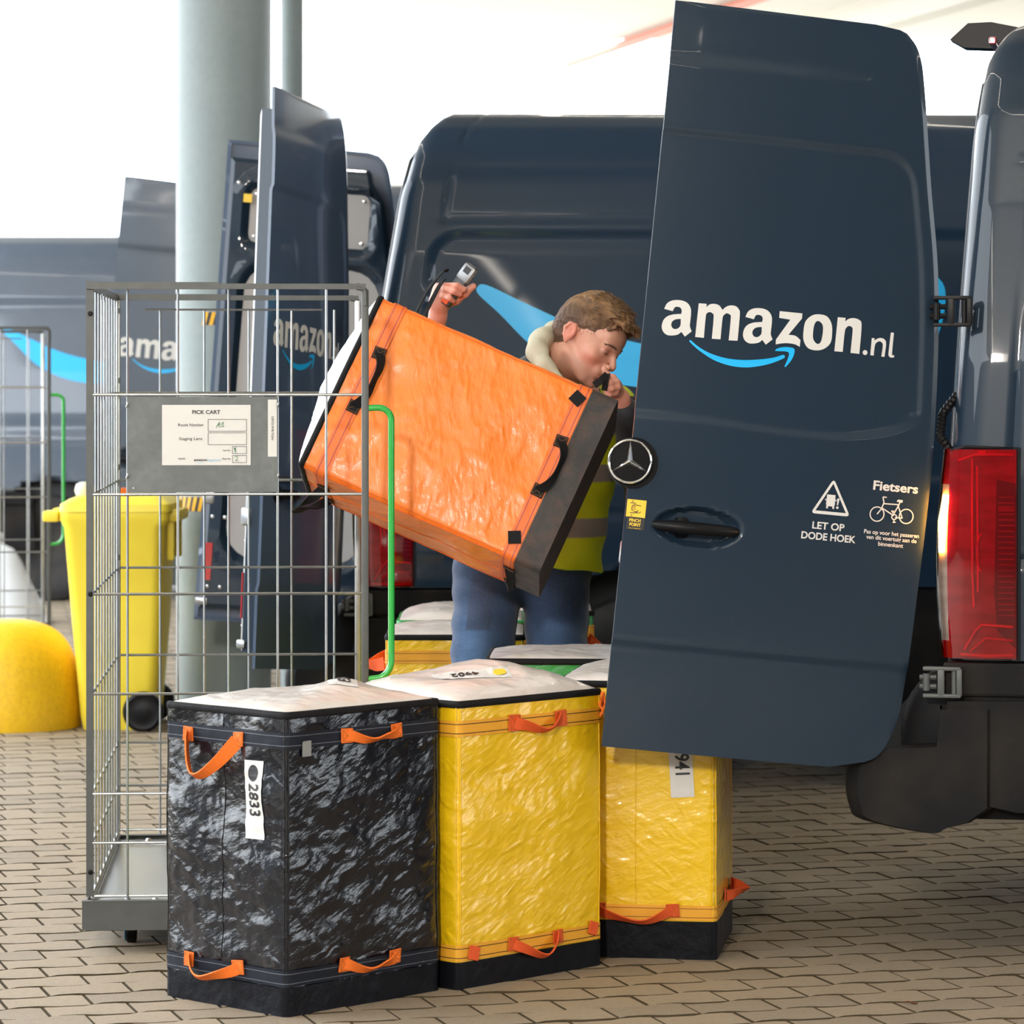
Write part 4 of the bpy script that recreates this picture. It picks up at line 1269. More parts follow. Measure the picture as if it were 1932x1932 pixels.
# yellow tote, front middle
xd = Vector((0.718, -0.696, 0)); yd = Vector((0.696, 0.718, 0))
ye = Tote('tote_bag', 'glossy yellow tote beside the black tote, orange handles and an orange zip cord', corner_loc((-0.128, 8.172), xd, yd, 0.405, 0.50), zrot(xd), M['tarp_yellow'], M['base_black'], M['red_web'], M['yellow_web'], M['navy_web'],
          0.405, 0.50, 0.682, seed=6.1, amp=0.9, res=0.009, lid=M['film'], lid_h=0.058, ridges=((-0.03, 0.02, 0.2, 0.98, 0.012, 0.08),))
ye.handle('long_p', 0.185, 0.345, 0.622, drop=0.020, out=0.020, w=0.030, patch=0.040)
ye.handle('long_p', 0.180, 0.335, 0.090, drop=0.032, out=0.03, w=0.026)
ye.square('long_p', 0.045, 0.084, 0.033, -0.25); ye.square('long_p', 0.462, 0.096, 0.032, -0.30)
zc_ = MB(); p0 = ye.on('long_p', 0.490, 0.676, 0.010); cpts = [p0 + Vector((0.004 * math.sin(k), 0.003 * math.cos(k * 1.7), -0.006 * k)) for k in range(11)]
zc_.tube(cpts, [0.0045 if k % 2 else 0.0033 for k in range(11)], 8); zc_.tube([p0 + Vector((0.004, 0.004, 0)), p0 + Vector((0.008, 0.006, -0.03)), p0 + Vector((0.002, 0.0, -0.05))], 0.003, 6)
zc_.build('zip_cord', M['orange_web'], ye.root, smooth=60)
ye.lid_plate(fine_grid_rect(0.19, 0.075, 14, 8), 0.045, -0.045, R(55), 'lid_label', M['paper'])
ye.lid_plate(text_mb('4902', 0.045, 0.07, 0.012), 0.035, -0.06, R(235), 'lid_label_number', M['ink'], 0.003)
ye.lid_plate(flat_shape([[(0.016 * math.cos(q), 0.020 * math.sin(q)) for q in np.linspace(0, 6.283, 21)[:-1]]]), 0.085, 0.012, 0.5, 'lid_label_dot', M['yellowdecal'], 0.003)
# yellow tote under the open door
xd = Vector((0.989, -0.148, 0)); yd = Vector((0.148, 0.989, 0))
y2 = Tote('tote_bag', 'yellow tote with a 4941 label, half hidden under the open van door', corner_loc((0.507, 8.60), xd, yd, 0.395, 0.48), zrot(xd), M['tarp_yellow'], M['base_black'], M['red_web'], M['yellow_web'], M['brownthread'],
          0.395, 0.48, 0.69, seed=11.3, amp=0.7, res=0.010, lid=M['film'], lid_h=0.035, bh=0.095)
y2.handle('short_n', 0.105, 0.290, 0.122, drop=0.024, out=0.03, w=0.026)
y2.handle('long_p', 0.16, 0.34, 0.140, drop=0.0, out=0.045, w=0.028)
y2.handle('short_n', 0.105, 0.290, 0.63, drop=0.024, out=0.03, w=0.026)
y2.number_label('short_n', 0.310, 0.495, '4941', M['yellowdecal'], 0.055)
# green tote behind it
gr = Tote('tote_bag', 'green tote standing behind the glossy yellow tote, only its rim showing', (W(920, 715, 9.35).x + 0.25, 9.40, 0), zrot((0.04 * -1 + 0.0, -1, 0)), M['tarp_green'], M['base_black'], M['orange_web'], M['tarp_green'], M['brownthread'],
          0.40, 0.49, 0.70, seed=15.0, amp=0.6, res=0.02, lid=M['film'], lid_h=0.02)
# row behind the man
def back_tote(label, x, Y, H=0.69, ang=0.0, cloth='tarp_yellow', a=0.41, b=0.49, seed=20, lidh=0.03, rim=None, g=None):
    return Tote('tote_bag', label, (x, Y, 0), zrot((math.sin(ang) * 1.0, -math.cos(ang), 0)), M[cloth], M['base_black'], M['red_web'], M['yellow_web'], M['brownthread'], a, b, H, seed=seed, amp=0.8, res=0.022, lid=M['film'], lid_h=lidh, rim=rim)
t3 = back_tote('yellow tote behind the man on the left, orange strap loop at its side', W(729, 715, 10.2).x + 0.205, 10.43, b=0.41, a=0.46, seed=21)
t3.handle('long_p', 0.40 - 0.03, 0.409, 0.615, 0.01, 0.01); t3.handle('short_n', 0.13, 0.33, 0.60, 0.02, 0.06, w=0.04); t3.handle('short_n', 0.13, 0.33, 0.47, 0.01, 0.05, w=0.04)
t4 = back_tote('yellow tote with green lid edging, farthest back on the left behind the man', W(752, 715, 10.95).x + 0.20, 10.95, H=0.695, b=0.39, a=0.42, seed=25, lidh=0.045, rim=M['tarp_green'])
t4.handle('long_p', 0.05, 0.12, 0.60, 0.02, 0.01)
t6 = back_tote('green tote at the back, its corner showing right of the jeans', W(1118, 715, 11.3).x - 0.205, 11.46, H=0.69, b=0.41, a=0.40, cloth='tarp_green', seed=31)
t5 = back_tote('slim yellow tote right behind the jeans with an orange strap', W(1105, 715, 10.9).x - 0.075, 10.86, H=0.69, b=0.14, a=0.40, seed=35, lidh=0.02)
t5.handle('short_p', 0.12, 0.30, 0.62, 0.05, 0.06, w=0.05)

# orange tote held by the man
hh = Vector((-0.900, 0.10, 0.395)).normalized(); nn = Vector((0.0, -0.975, 0.225)); nn = (nn - hh * nn.dot(hh)).normalized(); yy = hh.cross(nn)
RO = Matrix((nn, yy, hh)).transposed()
oc = W(888, 826, 9.14)     # middle of the face turned to the camera
a_, b_, H_ = 0.40, 0.505, 0.70
faceC = oc
baseC = faceC - nn * a_ / 2 - hh * H_ / 2 + hh * 0.035 
orr = Tote('tote_bag', 'orange tote tilted in the arms of the man, black handles and dusty black base', baseC, RO, M['tarp_orange'], M['base_dusty'], M['black_web'], M['orangeband'], M['purplethread'],
           a_, b_, H_, seed=41.0, amp=1.1, res=0.009, bh=0.072, lid=M['film'], lid_h=0.055)
orr.handle('long_p', 0.200, 0.360, 0.632, drop=0.028, out=0.04, w=0.028)
orr.handle('long_p', 0.195, 0.340, 0.092, drop=0.030, out=0.035, w=0.026)
orr.square('long_p', 0.055, 0.098, 0.034, 0.45); orr.square('long_p', 0.465, 0.100, 0.034, -0.36)
orr.handle('short_n', 0.10, 0.28, 0.630, drop=-0.055, out=0.07, w=0.028)
orr.handle('short_n', 0.10, 0.28, 0.085, drop=0.02, out=0.03, w=0.026)

# ------------------------------------------------------------------ wire cage carts
def make_cart(loc, ang, label, scale_note=None):
    cart = thing('cage_cart', label, 'cart', loc, (0, 0, ang))
    Wd, Dp = 0.712, 1.25
    sd = M['steel_dark']; st = M['steel']
    # base tray
    b = MB()
    for (x0, y0, x1, y1) in ((0, 0, Wd, 0), (Wd, 0, Wd, Dp), (Wd, Dp, 0, Dp), (0, Dp, 0, 0)):
        cx, cy = (x0 + x1) / 2, (y0 + y1) / 2
        if x0 == x1: b.box((cx + (-0.002 if x0 > 0 else 0.002) * 0, cy, 0.096), (0.004, Dp + 0.02, 0.074))
        else: b.box((cx, cy + (-0.012 if y0 == 0 else 0.012), 0.096), (Wd + 0.02, 0.004, 0.074))
    b.box((Wd / 2, -0.004, 0.132), (Wd + 0.022, 0.022, 0.003)); b.box((Wd / 2, Dp + 0.004, 0.132), (Wd + 0.02, 0.022, 0.003))
    b.build('base_frame', sd, cart)
    b = MB(); b.box((Wd / 2, Dp / 2, 0.118), (Wd - 0.01, Dp - 0.01, 0.004)); b.build('floor_tray', M['tray'], cart)
    b = MB(); b.box((Wd / 2, 0.055, 0.1225), (Wd - 0.02, 0.075, 0.003)); b.box((Wd / 2, Dp - 0.055, 0.1225), (Wd - 0.02, 0.075, 0.003))
    b.build('tray_strip', st, cart)
    b = MB()
    for x in (0.10, 0.17, 0.52, 0.59):
        for y in (0.035, 0.072, Dp - 0.035, Dp - 0.075): b.lathe([(0.008, 0.124), (0.006, 0.128), (0.0, 0.129)], 8, Matrix.Translation((x, y, 0)))
    b.build('rivets', st, cart)
    b = MB(); b.tube([(0.015, 0.02, 0.135), (0.015, Dp - 0.02, 0.135)], 0.006, 6); b.tube([(0.015, 0.02, 0.150), (0.015, Dp - 0.02, 0.150)], 0.005, 6); b.tube([(0.02, 0.012, 0.142), (Wd - 0.02, 0.012, 0.142)], 0.004, 6)
    b.tube([(0.02, Dp - 0.012, 0.150), (Wd - 0.02, Dp - 0.012, 0.150)], 0.004, 6); b.build('lower_rail', st, cart, smooth=60)
    # corner posts (angle section front left, tube elsewhere)
    H = 1.695
    p = MB(); p.box((0.009, 0.001, 0.92), (0.019, 0.003, H - 0.14)); p.box((0.0015, 0.010, 0.92), (0.003, 0.020, H - 0.14)); p.build('post', sd, cart)
    for (x, y) in ((Wd - 0.0085, 0.004), (Wd - 0.0085, Dp - 0.01), (0.010, Dp - 0.01)):
        p = MB(); p.box((x, y, 0.91), (0.018, 0.018, H - 0.16), bev=0.003); p.build('post', sd if y < 0.1 else st, cart, smooth=40)
    for y in (0.0, Dp - 0.01):
        t = MB(); t.box((Wd * 0.235, y, H - 0.009), (Wd * 0.47, 0.020, 0.018)); t.box((Wd * 0.73, y, H - 0.0105), (Wd * 0.52, 0.017, 0.014))
        t.tube([(Wd - 0.03, y, H - 0.0105), (Wd - 0.016, y, H - 0.013), (Wd - 0.009, y, H - 0.022), (Wd - 0.0085, y, H - 0.06)], 0.009, 8)
        t.build('top_rail', sd, cart)
    t = MB(); t.box((0.010, Dp / 2, H - 0.012), (0.003, Dp - 0.02, 0.022)); t.build('top_rail', st, cart)
    bl = MB()
    for z in (1.615, 0.907, 0.205): bl.lathe([(0.0065, 0), (0.0065, 0.003), (0.003, 0.004), (0.003, 0.002), (0, 0.002)], 12, Matrix.Translation((0.010, -0.0005, z)) @ Matrix.Rotation(R(90), 4, 'X'))
    bl.build('post_bolts', M['black'], cart)
    hz = [1.410, 1.158, 0.906, 0.654, 0.402, 0.278]
    vx = [0.103, 0.230, 0.358, 0.482, 0.605]
    def wire(a, b_, r=0.0032):
        w = MB(); w.tube([a, b_], r, 6); w.build('wire', st, cart, smooth=60)
    for y, back in ((0.006, False), (Dp - 0.012, True)):
        for z in hz: wire((0.016, y - 0.004, z), (Wd - 0.012, y - 0.004, z), 0.0038)
        if back: wire((0.09, y - 0.004, H - 0.045), (0.60, y - 0.004, H - 0.045), 0.003)
        for i, x in enumerate(vx):
            x = x + (0.03 if back else 0.0)
            if not back and i in (1, 2):
                wire((x, y, 1.405), (x, y, H - 0.018)); wire((x, y, 0.135), (x, y, 1.162))
            else: wire((x, y, 0.135), (x, y, H - 0.018 if not back else H - 0.045))
    for z in hz: wire((0.012, 0.012, z), (0.012, Dp - 0.015, z), 0.0038)
    for k in range(9):
        y = 0.125 * (k + 1); wire((0.016, y, 0.15), (0.016, y, H - 0.02))
    cl = MB()
    for z in (1.64, 1.44, 1.19, 0.93): cl.tube([(0.012, Dp - 0.03, z), (0.012, Dp - 0.03, z + 0.014)], 0.0055, 8)
    cl.build('panel_clip', st, cart, smooth=50)
    # green grab handle on the open side
    g = MB(); x0 = Wd - 0.002; y0 = 0.004; x1 = Wd + 0.058
    pts = [(x0, y0, 1.376), (x0 + 0.02, y0, 1.377)]
    pts += [(x1 - 0.032 + 0.032 * math.sin(a), y0, 1.345 + 0.032 * math.cos(a)) for a in np.linspace(0, math.pi / 2, 8)]
    pts += [(x1, y0, 1.0), (x1, y0, 0.740)]
    pts += [(x1 - 0.040 + 0.040 * math.cos(a), y0, 0.735 - 0.045 * math.sin(a)) for a in np.linspace(0.1, math.pi / 2, 8)]
    pts += [(x0, y0, 0.688)]
    g.tube(pts, 0.0083, 14); g.build('grab_handle', M['green'], cart, smooth=60)
    # castors
    for (x, y) in ((0.105, 0.16), (Wd - 0.105, 0.16), (0.105, Dp - 0.12), (Wd - 0.105, Dp - 0.12)):
        c = MB(); Mw = Matrix.Translation((x, y, 0.034)) @ Matrix.Rotation(R(90), 4, 'Y') @ Matrix.Translation((0, 0, -0.014))
        c.lathe([(0.0, 0), (0.026, 0), (0.033, 0.004), (0.034, 0.014), (0.033, 0.024), (0.026, 0.028), (0, 0.028)], 24, Mw)
        w_ = c.build('castor', M['black'], cart, smooth=40)
        c = MB(); c.tube([Vector((x - 0.0145, y + 0.027 * math.cos(a), 0.034 + 0.027 * math.sin(a))) for a in np.linspace(0, 6.283, 25)[:-1]], 0.0022, 6, closed=True); c.build('castor_rim', M['blueplastic'], w_)
        c = MB(); c.box((x - 0.020, y, 0.045), (0.003, 0.03, 0.03)); c.box((x + 0.020, y, 0.045), (0.003, 0.03, 0.03)); c.box((x, y, 0.062), (0.05, 0.05, 0.004)); c.build('castor_fork', st, w_)
    return cart
CA = R(3.4)
cart = make_cart((W(163, 715, 8.70).x, 8.70, 0), CA, 'galvanised wire cage cart with grey sign plate and green handle, foreground left')
sp = MB(); sp.box((0.293, 0.0035, 1.284), (0.380, 0.002, 0.242)); plate = sp.build('sign_plate', M['plate'], cart)
sp = MB()
for x in (0.103, 0.483):
    for z in (1.385, 1.205): sp.tube([(x - 0.002, 0.0, z - 0.006), (x, -0.004, z), (x + 0.001, 0.0, z + 0.006)], 0.0028, 6)
sp.build('plate_clips', M['steel'], plate, smooth=60)
def on_plate(mb, px_, py_, name, m, y=0.0018):
    # sheet coordinates: photograph pixels measured on the plate, 747 px to the metre
    x = (px_ - 163) / 747.0; z = CAMZ - (py_ - 715) / 747.0
    mb.v = [(x + v[0], y - v[2], z + v[1]) for v in mb.v]
    return mb.build(name, m, plate)
q = 1 / 747.0
sheet = on_plate(flat_shape([rounded(167 * q, 114 * q, 0.0015)]), 388.5, 821, 'instruction_sheet', M['paper'])
on_plate(text_mb('PICK CART', 0.0135, 53 * q, 0.02), 388, 778, 'sheet_lettering', M['ink'], 0.0008)
on_plate(text_mb('Route Number', 0.0105, 48 * q, 0.0), 359, 802, 'sheet_lettering', M['ink'], 0.0008)
on_plate(text_mb('Staging Lane', 0.0105, 44 * q, 0.0), 359, 828, 'sheet_lettering', M['ink'], 0.0008)
on_plate(text_mb('Cart No', 0.0062, 14.5 * q, 0.0), 426.5, 850, 'sheet_lettering', M['ink'], 0.0008)
on_plate(text_mb('Wave No', 0.0062, 16 * q, 0.0), 426, 866, 'sheet_lettering', M['ink'], 0.0008)
on_plate(text_mb('WHITE', 0.0062, 13 * q, 0.0), 342, 866, 'sheet_lettering', M['ink'], 0.0008)
on_plate(text_mb('amazon', 0.0095, 24.5 * q, 0.02), 377.5, 868, 'sheet_lettering', M['ink'], 0.0008)
on_plate(text_mb('logistics', 0.0095, 25 * q, 0.0), 403, 868.5, 'sheet_lettering', M['blueink'], 0.0008)
on_plate(flat_shape([stroke([(-0.008, 0.002), (-0.003, 0.0), (0.002, 0.0), (0.007, 0.0025)], 0.0008)]), 376, 874, 'sheet_smile', M['blueink'], 0.0008)
def frame_rect(w, h, t=0.0009): return flat_shape([[(-w / 2, -h / 2), (w / 2, -h / 2), (w / 2, h / 2), (-w / 2, h / 2)], [(-w / 2 + t, -h / 2 + t), (w / 2 - t, -h / 2 + t), (w / 2 - t, h / 2 - t), (-w / 2 + t, h / 2 - t)]])
for (x, y, w, h) in ((428, 802.5, 73, 23), (428, 828, 73, 23), (451, 849.5, 27, 14), (451, 866.5, 27, 14)):
    on_plate(frame_rect(w * q, h * q), x, y, 'form_box', M['ink'], 0.0008)
def hw(strokes, cx, cy, sc, w=0.0011):
    mb = MB()
    for s_ in strokes: merge(mb, flat_shape([stroke([(a * sc, b * sc) for a, b in s_], w)]))
    on_plate(mb, cx, cy, 'handwriting', M['marker'], 0.0006)
hw([[(-1.3, -0.9), (-0.75, 0.2), (-0.2, 1.0), (-0.35, 0.2), (-0.45, -0.7)], [(-1.1, -0.1), (-0.3, 0.0)], [(0.0, 0.0), (0.7, 0.8), (0.9, 0.9), (0.75, 0.0), (0.62, -0.5)], [(-0.15, -0.5), (1.2, -0.45)]], 415, 802, 0.0085)
hw([[(-0.5, 0.5), (0.1, 1.0), (0.1, -0.9)], [(-0.3, -0.9), (0.5, -0.9)]], 443, 849, 0.0065)
hw([[(-0.6, 0.5), (-0.1, 0.95), (0.5, 0.7), (0.4, 0.1), (-0.4, -0.7), (0.1, -0.55), (0.8, -0.8)]], 445, 866, 0.0070)
on_plate(flat_shape([rounded(17 * q, 108 * q, 0.001)]), 513, 808, 'code_sticker', M['paper'])
t = text_mb('CRT2-978-TGN', 0.0075, 45 * q, 0.01)
t.v = [(v[1], -v[0], v[2]) for v in t.v]; on_plate(t, 513, 808, 'sticker_lettering', M['ink'], 0.0008)
on_plate(flat_shape([[(0.002 * math.cos(a), 0.002 * math.sin(a)) for a in np.linspace(0, 6.283, 11)[:-1]]]), 251, 921, 'plate_hole', M['paper'])

cart2 = make_cart((W(-193, 715, 15.85).x, 15.75, 0), R(9.0), 'second wire cage cart far back at the left edge, green handle on its right')

# ------------------------------------------------------------------ columns, bin, bollard, bits
c = W(422, 715, 14.9)
col = thing('concrete_column', 'thick round grey column standing behind the cage cart', 'column', (c.x, 14.9, 0))
b = MB(); b.lathe([(0.205, 0.0), (0.205, 5.0)], 64); b.build('shaft', M['column'], col, smooth=60)
def tape(z, h, a0, a1, r):
    yl = MB(); bl = MB()
    n = 16; st_ = (a1 - a0) / n
    for k in range(n):
        m_ = yl if k % 2 == 0 else bl
        pts0 = []; pts1 = []
        for i in range(4):
            t0 = a0 + st_ * (k + i / 3.0)
            pts0.append(Vector((r * math.cos(t0), r * math.sin(t0), z))); t1 = t0 + st_ * 0.9
            pts1.append(Vector((r * math.cos(t1), r * math.sin(t1), z + h)))
        m_.grid([pts0, pts1])
    yl.build('hazard_tape', M['amberyellow'], col); bl.build('hazard_tape', M['ink'], col)
tape(1.68, 0.055, R(-112), R(-40), 0.2065)
tape(0.885, 0.06, R(-172), R(-100), 0.2065)
c = W(551, 715, 15.5)
col2 = thing('drain_pipe', 'slim grey upright pipe just right of the thick column', 'pipe', (c.x, 15.5, 0))
b = MB(); b.lathe([(0.050, 0.0), (0.050, 5.0)], 32); b.build('pipe', M['column'], col2, smooth=60)
b = MB(); b.lathe([(0.075, 0.0), (0.075, 0.22), (0.05, 0.24)], 32, Matrix.Translation((0.045, 0, 0))); b.build('pipe_shoe', M['column'], col2, smooth=50)

bc = W(228, 715, 14.4)
bin_ = thing('wheelie_bin', 'yellow wheelie bin standing left of the column, seen through the cage', 'bin', (bc.x, 14.4, 0))
b = MB(); rows = []
for z, x0, x1, d in ((0.0, -0.140, 0.150, 0.17), (0.05, -0.150, 0.160, 0.18), (0.45, -0.180, 0.190, 0.23), (0.84, -0.208, 0.205, 0.27), (0.87, -0.222, 0.225, 0.285), (0.905, -0.222, 0.225, 0.285)):
    pts = rounded(x1 - x0, 2 * d, 0.045, 5); rows.append([Vector(((x0 + x1) / 2 + p[0], p[1], z)) for p in pts] + [Vector(((x0 + x1) / 2 + pts[0][0], pts[0][1], z))])
b.grid(rows); b.add([rows[0][i] for i in range(len(rows[0]) - 1)], [tuple(range(len(rows[0]) - 1))]); b.build('tub', M['binyellow'], bin_, smooth=35)
b = MB(); rows = []
for z, x0, x1, d in ((0.905, -0.225, 0.235, 0.29), (0.935, -0.222, 0.232, 0.287), (0.955, -0.19, 0.205, 0.25), (0.965, -0.165, 0.18, 0.21)):
    pts = rounded(x1 - x0, 2 * d, 0.05, 5); rows.append([Vector(((x0 + x1) / 2 + p[0], p[1], z)) for p in pts] + [Vector(((x0 + x1) / 2 + pts[0][0], pts[0][1], z))])
b.grid(rows); b.add([rows[-1][i] for i in range(len(rows[-1]) - 1)], [tuple(range(len(rows[-1]) - 1))])
b.box((-0.262, -0.20, 0.885), (0.065, 0.10, 0.045), bev=0.01); b.box((-0.262, 0.10, 0.885), (0.065, 0.10, 0.045), bev=0.01)
b.build('lid', M['binyellow'], bin_, smooth=35)
b = MB(); b.box((0.235, 0, 0.885), (0.06, 0.40, 0.05), bev=0.015); b.box((0.225, -0.16, 0.80), (0.03, 0.03, 0.20), bev=0.01); b.box((0.225, 0.16, 0.80), (0.03, 0.03, 0.20), bev=0.01); b.build('hinge_handle', M['binyellow'], bin_, smooth=40)
for y in (-0.235, 0.235):
    b = MB(); Mw = Matrix.Translation((0.118, y, 0.082)) @ Matrix.Rotation(R(90), 4, 'X')
    b.lathe([(0.0, -0.025), (0.05, -0.022), (0.07, -0.028), (0.083, -0.015), (0.083, 0.015), (0.07, 0.028), (0.05, 0.022), (0.03, 0.03), (0, 0.03)], 32, Mw); b.build('wheel', M['black'], bin_, smooth=40)
b = MB(); b.tube([(0.118, -0.23, 0.082), (0.118, 0.23, 0.082)], 0.012, 8); b.build('axle', M['steel'], bin_)
b = MB(); b.lathe([(0.0, 0.0), (0.036, 0.0), (0.042, 0.02), (0.036, 0.045), (0.02, 0.055), (0, 0.057)], 20, Matrix.Translation((bc.x - 0.145, 14.35, 0.965)))
tag(b.build('plastic_tub', M['cream'], None, smooth=60), 'cream plastic tub lying on the yellow bin lid', 'tub')
b = MB(); b.box((bc.x + 0.02, 14.30, 0.982), (0.05, 0.06, 0.03), Matrix.Rotation(0.4, 3, 'Z'), bev=0.006)
tag(b.build('wrapper', M['orange_web'], None, smooth=40), 'crumpled red and orange wrapper on the yellow bin lid', 'litter')

b = MB(); prof = [(0.315, 0.0), (0.318, 0.06), (0.312, 0.16), (0.298, 0.26), (0.265, 0.34), (0.21, 0.40), (0.13, 0.435), (0.05, 0.445), (0.0, 0.446)]
bo = MB(); pp_ = [(p[0], p[1]) for p in spline([(r, z) for r, z in prof], 3, closed=False)]
bo.lathe(pp_, 48, Matrix.Translation((W(10, 715, 14.4).x, 14.4, 0)))
tag(bo.build('dome_bollard', M['bollard'], None, smooth=80), 'low yellow dome bollard on the paving at the left edge', 'bollard')
b = MB(); b.lathe([(0.30, 0.0), (0.28, 0.10), (0.21, 0.24), (0.15, 0.37), (0.105, 0.44), (0.045, 0.47), (0.045, 0.53), (0.0, 0.54)], 36, Matrix.Translation((W(-8, 715, 20.5).x, 20.5, 0.0)))
tag(b.build('traffic_cone_base', M['whiteplastic'], None, smooth=50), 'white plastic barrier foot far back at the left edge', 'barrier')
b = MB(); lp = W(1719, 1891, 7.98)
b.grid([[Vector((lp.x + (i - 3) * 0.0052, lp.y + (j - 1) * 0.007 * (1 - abs(i - 3) / 3.2), 0.004 + 0.003 * abs(j - 1) + 0.002 * math.sin(i))) for i in range(7)] for j in range(3)])
tag(b.build('leaf', mat('dry_leaf', (0.16, 0.05, 0.02), 0.7), None, smooth=60), 'small dry brown leaf on the paving at lower right', 'leaf')
# ------------------------------------------------------------------ the man: smooth signed-distance modelling
class Field:
    """rectilinear grid of signed distances, polygonised with surface nets"""
    def __init__(s, xs, ys, zs, soft=0.01):
        s.xs, s.ys, s.zs = [np.asarray(a, np.float32) for a in (xs, ys, zs)]
        s.d = np.full((len(s.xs), len(s.ys), len(s.zs)), 0.2, np.float32)
        s.soft = soft
    def _box(s, lo, hi, pad):
        sl = []
        for a, l, h in ((s.xs, lo[0], hi[0]), (s.ys, lo[1], hi[1]), (s.zs, lo[2], hi[2])):
            i = int(np.searchsorted(a, l - pad)); j = int(np.searchsorted(a, h + pad))
            sl.append(slice(max(0, i - 1), min(len(a), j + 1)))
        X, Y, Z = np.meshgrid(s.xs[sl[0]], s.ys[sl[1]], s.zs[sl[2]], indexing='ij', copy=False)
        return tuple(sl), X, Y, Z
    def _mix(s, sl, d, k, sub=False):
        c = s.d[sl]
        if sub:
            h = np.clip(0.5 - 0.5 * (c + d) / k, 0, 1); s.d[sl] = c + (-d - c) * h + k * h * (1 - h)
        else:
            h = np.clip(0.5 + 0.5 * (c - d) / k, 0, 1); s.d[sl] = c * (1 - h) + d * h - k * h * (1 - h)
    def cone(s, a, b, r1, r2, k=None, sub=False):
        a = np.array(a, np.float32); b = np.array(b, np.float32); k = k or s.soft
        R_ = max(r1, r2)
        sl, X, Y, Z = s._box(np.minimum(a, b) - R_, np.maximum(a, b) + R_, k * 2 + 0.012)
        ba = b - a; L = float(ba @ ba) + 1e-12
        t = np.clip(((X - a[0]) * ba[0] + (Y - a[1]) * ba[1] + (Z - a[2]) * ba[2]) / L, 0, 1)
        dd = np.sqrt((X - a[0] - t * ba[0]) ** 2 + (Y - a[1] - t * ba[1]) ** 2 + (Z - a[2] - t * ba[2]) ** 2)
        s._mix(sl, dd - (r1 + (r2 - r1) * t), k, sub)
    def chain(s, pts, rs, k=None):
        for i in range(len(pts) - 1): s.cone(pts[i], pts[i + 1], rs[i], rs[i + 1], k)
    def ell(s, c, r, Rm=None, k=None, sub=False):
        c = np.array(c, np.float32); k = k or s.soft; m = max(r)
        sl, X, Y, Z = s._box(c - m, c + m, k * 2 + 0.012)
        P = np.stack([X - c[0], Y - c[1], Z - c[2]])
        if Rm is not None: P = np.tensordot(np.array(Rm, np.float32).T, P, 1)
        q = np.sqrt((P[0] / r[0]) ** 2 + (P[1] / r[1]) ** 2 + (P[2] / r[2]) ** 2) + 1e-9
        g = np.sqrt((P[0] / r[0] ** 2) ** 2 + (P[1] / r[1] ** 2) ** 2 + (P[2] / r[2] ** 2) ** 2) + 1e-9
        d = q * (q - 1) / g
        s._mix(sl, d, k, sub)
    def warp(s, fn, amp):
        X, Y, Z = np.meshgrid(s.xs, s.ys, s.zs, indexing='ij', copy=False)
        near = np.abs(s.d) < amp * 3 + 0.01
        s.d[near] += amp * fn(X[near], Y[near], Z[near])
    def cut(s, p, n):
        """remove everything on the side the normal points to"""
        X, Y, Z = np.meshgrid(s.xs, s.ys, s.zs, indexing='ij', copy=False)
        s.d = np.maximum(s.d, ((X - p[0]) * n[0] + (Y - p[1]) * n[1] + (Z - p[2]) * n[2]).astype(np.float32))
    def mesh(s):
        d = s.d; d[0] = d[-1] = 0.2; d[:, 0] = d[:, -1] = 0.2; d[:, :, 0] = d[:, :, -1] = 0.2
        ins = d < 0
        cnt = np.zeros(tuple(n - 1 for n in d.shape), np.int8)
        for a in (0, 1):
            for b in (0, 1):
                for c in (0, 1):
                    cnt += ins[a:a + cnt.shape[0], b:b + cnt.shape[1], c:c + cnt.shape[2]]
        act = (cnt > 0) & (cnt < 8)
        idx = np.argwhere(act)
        vid = np.full(cnt.shape, -1, np.int64); vid[act] = np.arange(len(idx))
        acc = np.zeros((len(idx), 3)); n = np.zeros(len(idx))
        I, J, K = idx.T
        corners = [(a, b, c) for a in (0, 1) for b in (0, 1) for c in (0, 1)]
        for i, ca in enumerate(corners):
            for cb in corners[i + 1:]:
                if sum(abs(x - y) for x, y in zip(ca, cb)) != 1: continue
                da = d[I + ca[0], J + ca[1], K + ca[2]]; db = d[I + cb[0], J + cb[1], K + cb[2]]
                m = (da < 0) != (db < 0)
                t = np.where(m, da / np.where(m, da - db, 1), 0)
                for ax, arr, ii in ((0, s.xs, I), (1, s.ys, J), (2, s.zs, K)):
                    pa = arr[ii + ca[ax]]; pb = arr[ii + cb[ax]]
                    acc[:, ax] += np.where(m, pa + t * (pb - pa), 0)
                n += m
        V = acc / n[:, None]
        F = []
        for ax in range(3):
            e = [0, 0, 0]; e[ax] = 1
            A = ins[:-1, :-1, :-1] if False else ins
            lo = [slice(1, -1)] * 3; lo[ax] = slice(0, -1)
            hi = [slice(1, -1)] * 3; hi[ax] = slice(1, None)
            a = ins[tuple(lo)]; b = ins[tuple(hi)]
            q = np.argwhere(a != b)
            if not len(q): continue
            off = np.array([1, 1, 1]); off[ax] = 0
            q = q + off
            o1, o2 = [(1, 2), (2, 0), (0, 1)][ax]
            def g(du, dv):
                t = q.copy(); t[:, o1] += du; t[:, o2] += dv
                return vid[t[:, 0], t[:, 1], t[:, 2]]
            quad = np.stack([g(-1, -1), g(0, -1), g(0, 0), g(-1, 0)], 1)
            fl = ~ins[q[:, 0], q[:, 1], q[:, 2]]
            quad[fl] = quad[fl][:, ::-1]
            F.append(quad[(quad >= 0).all(1)])
        return V, np.concatenate(F)
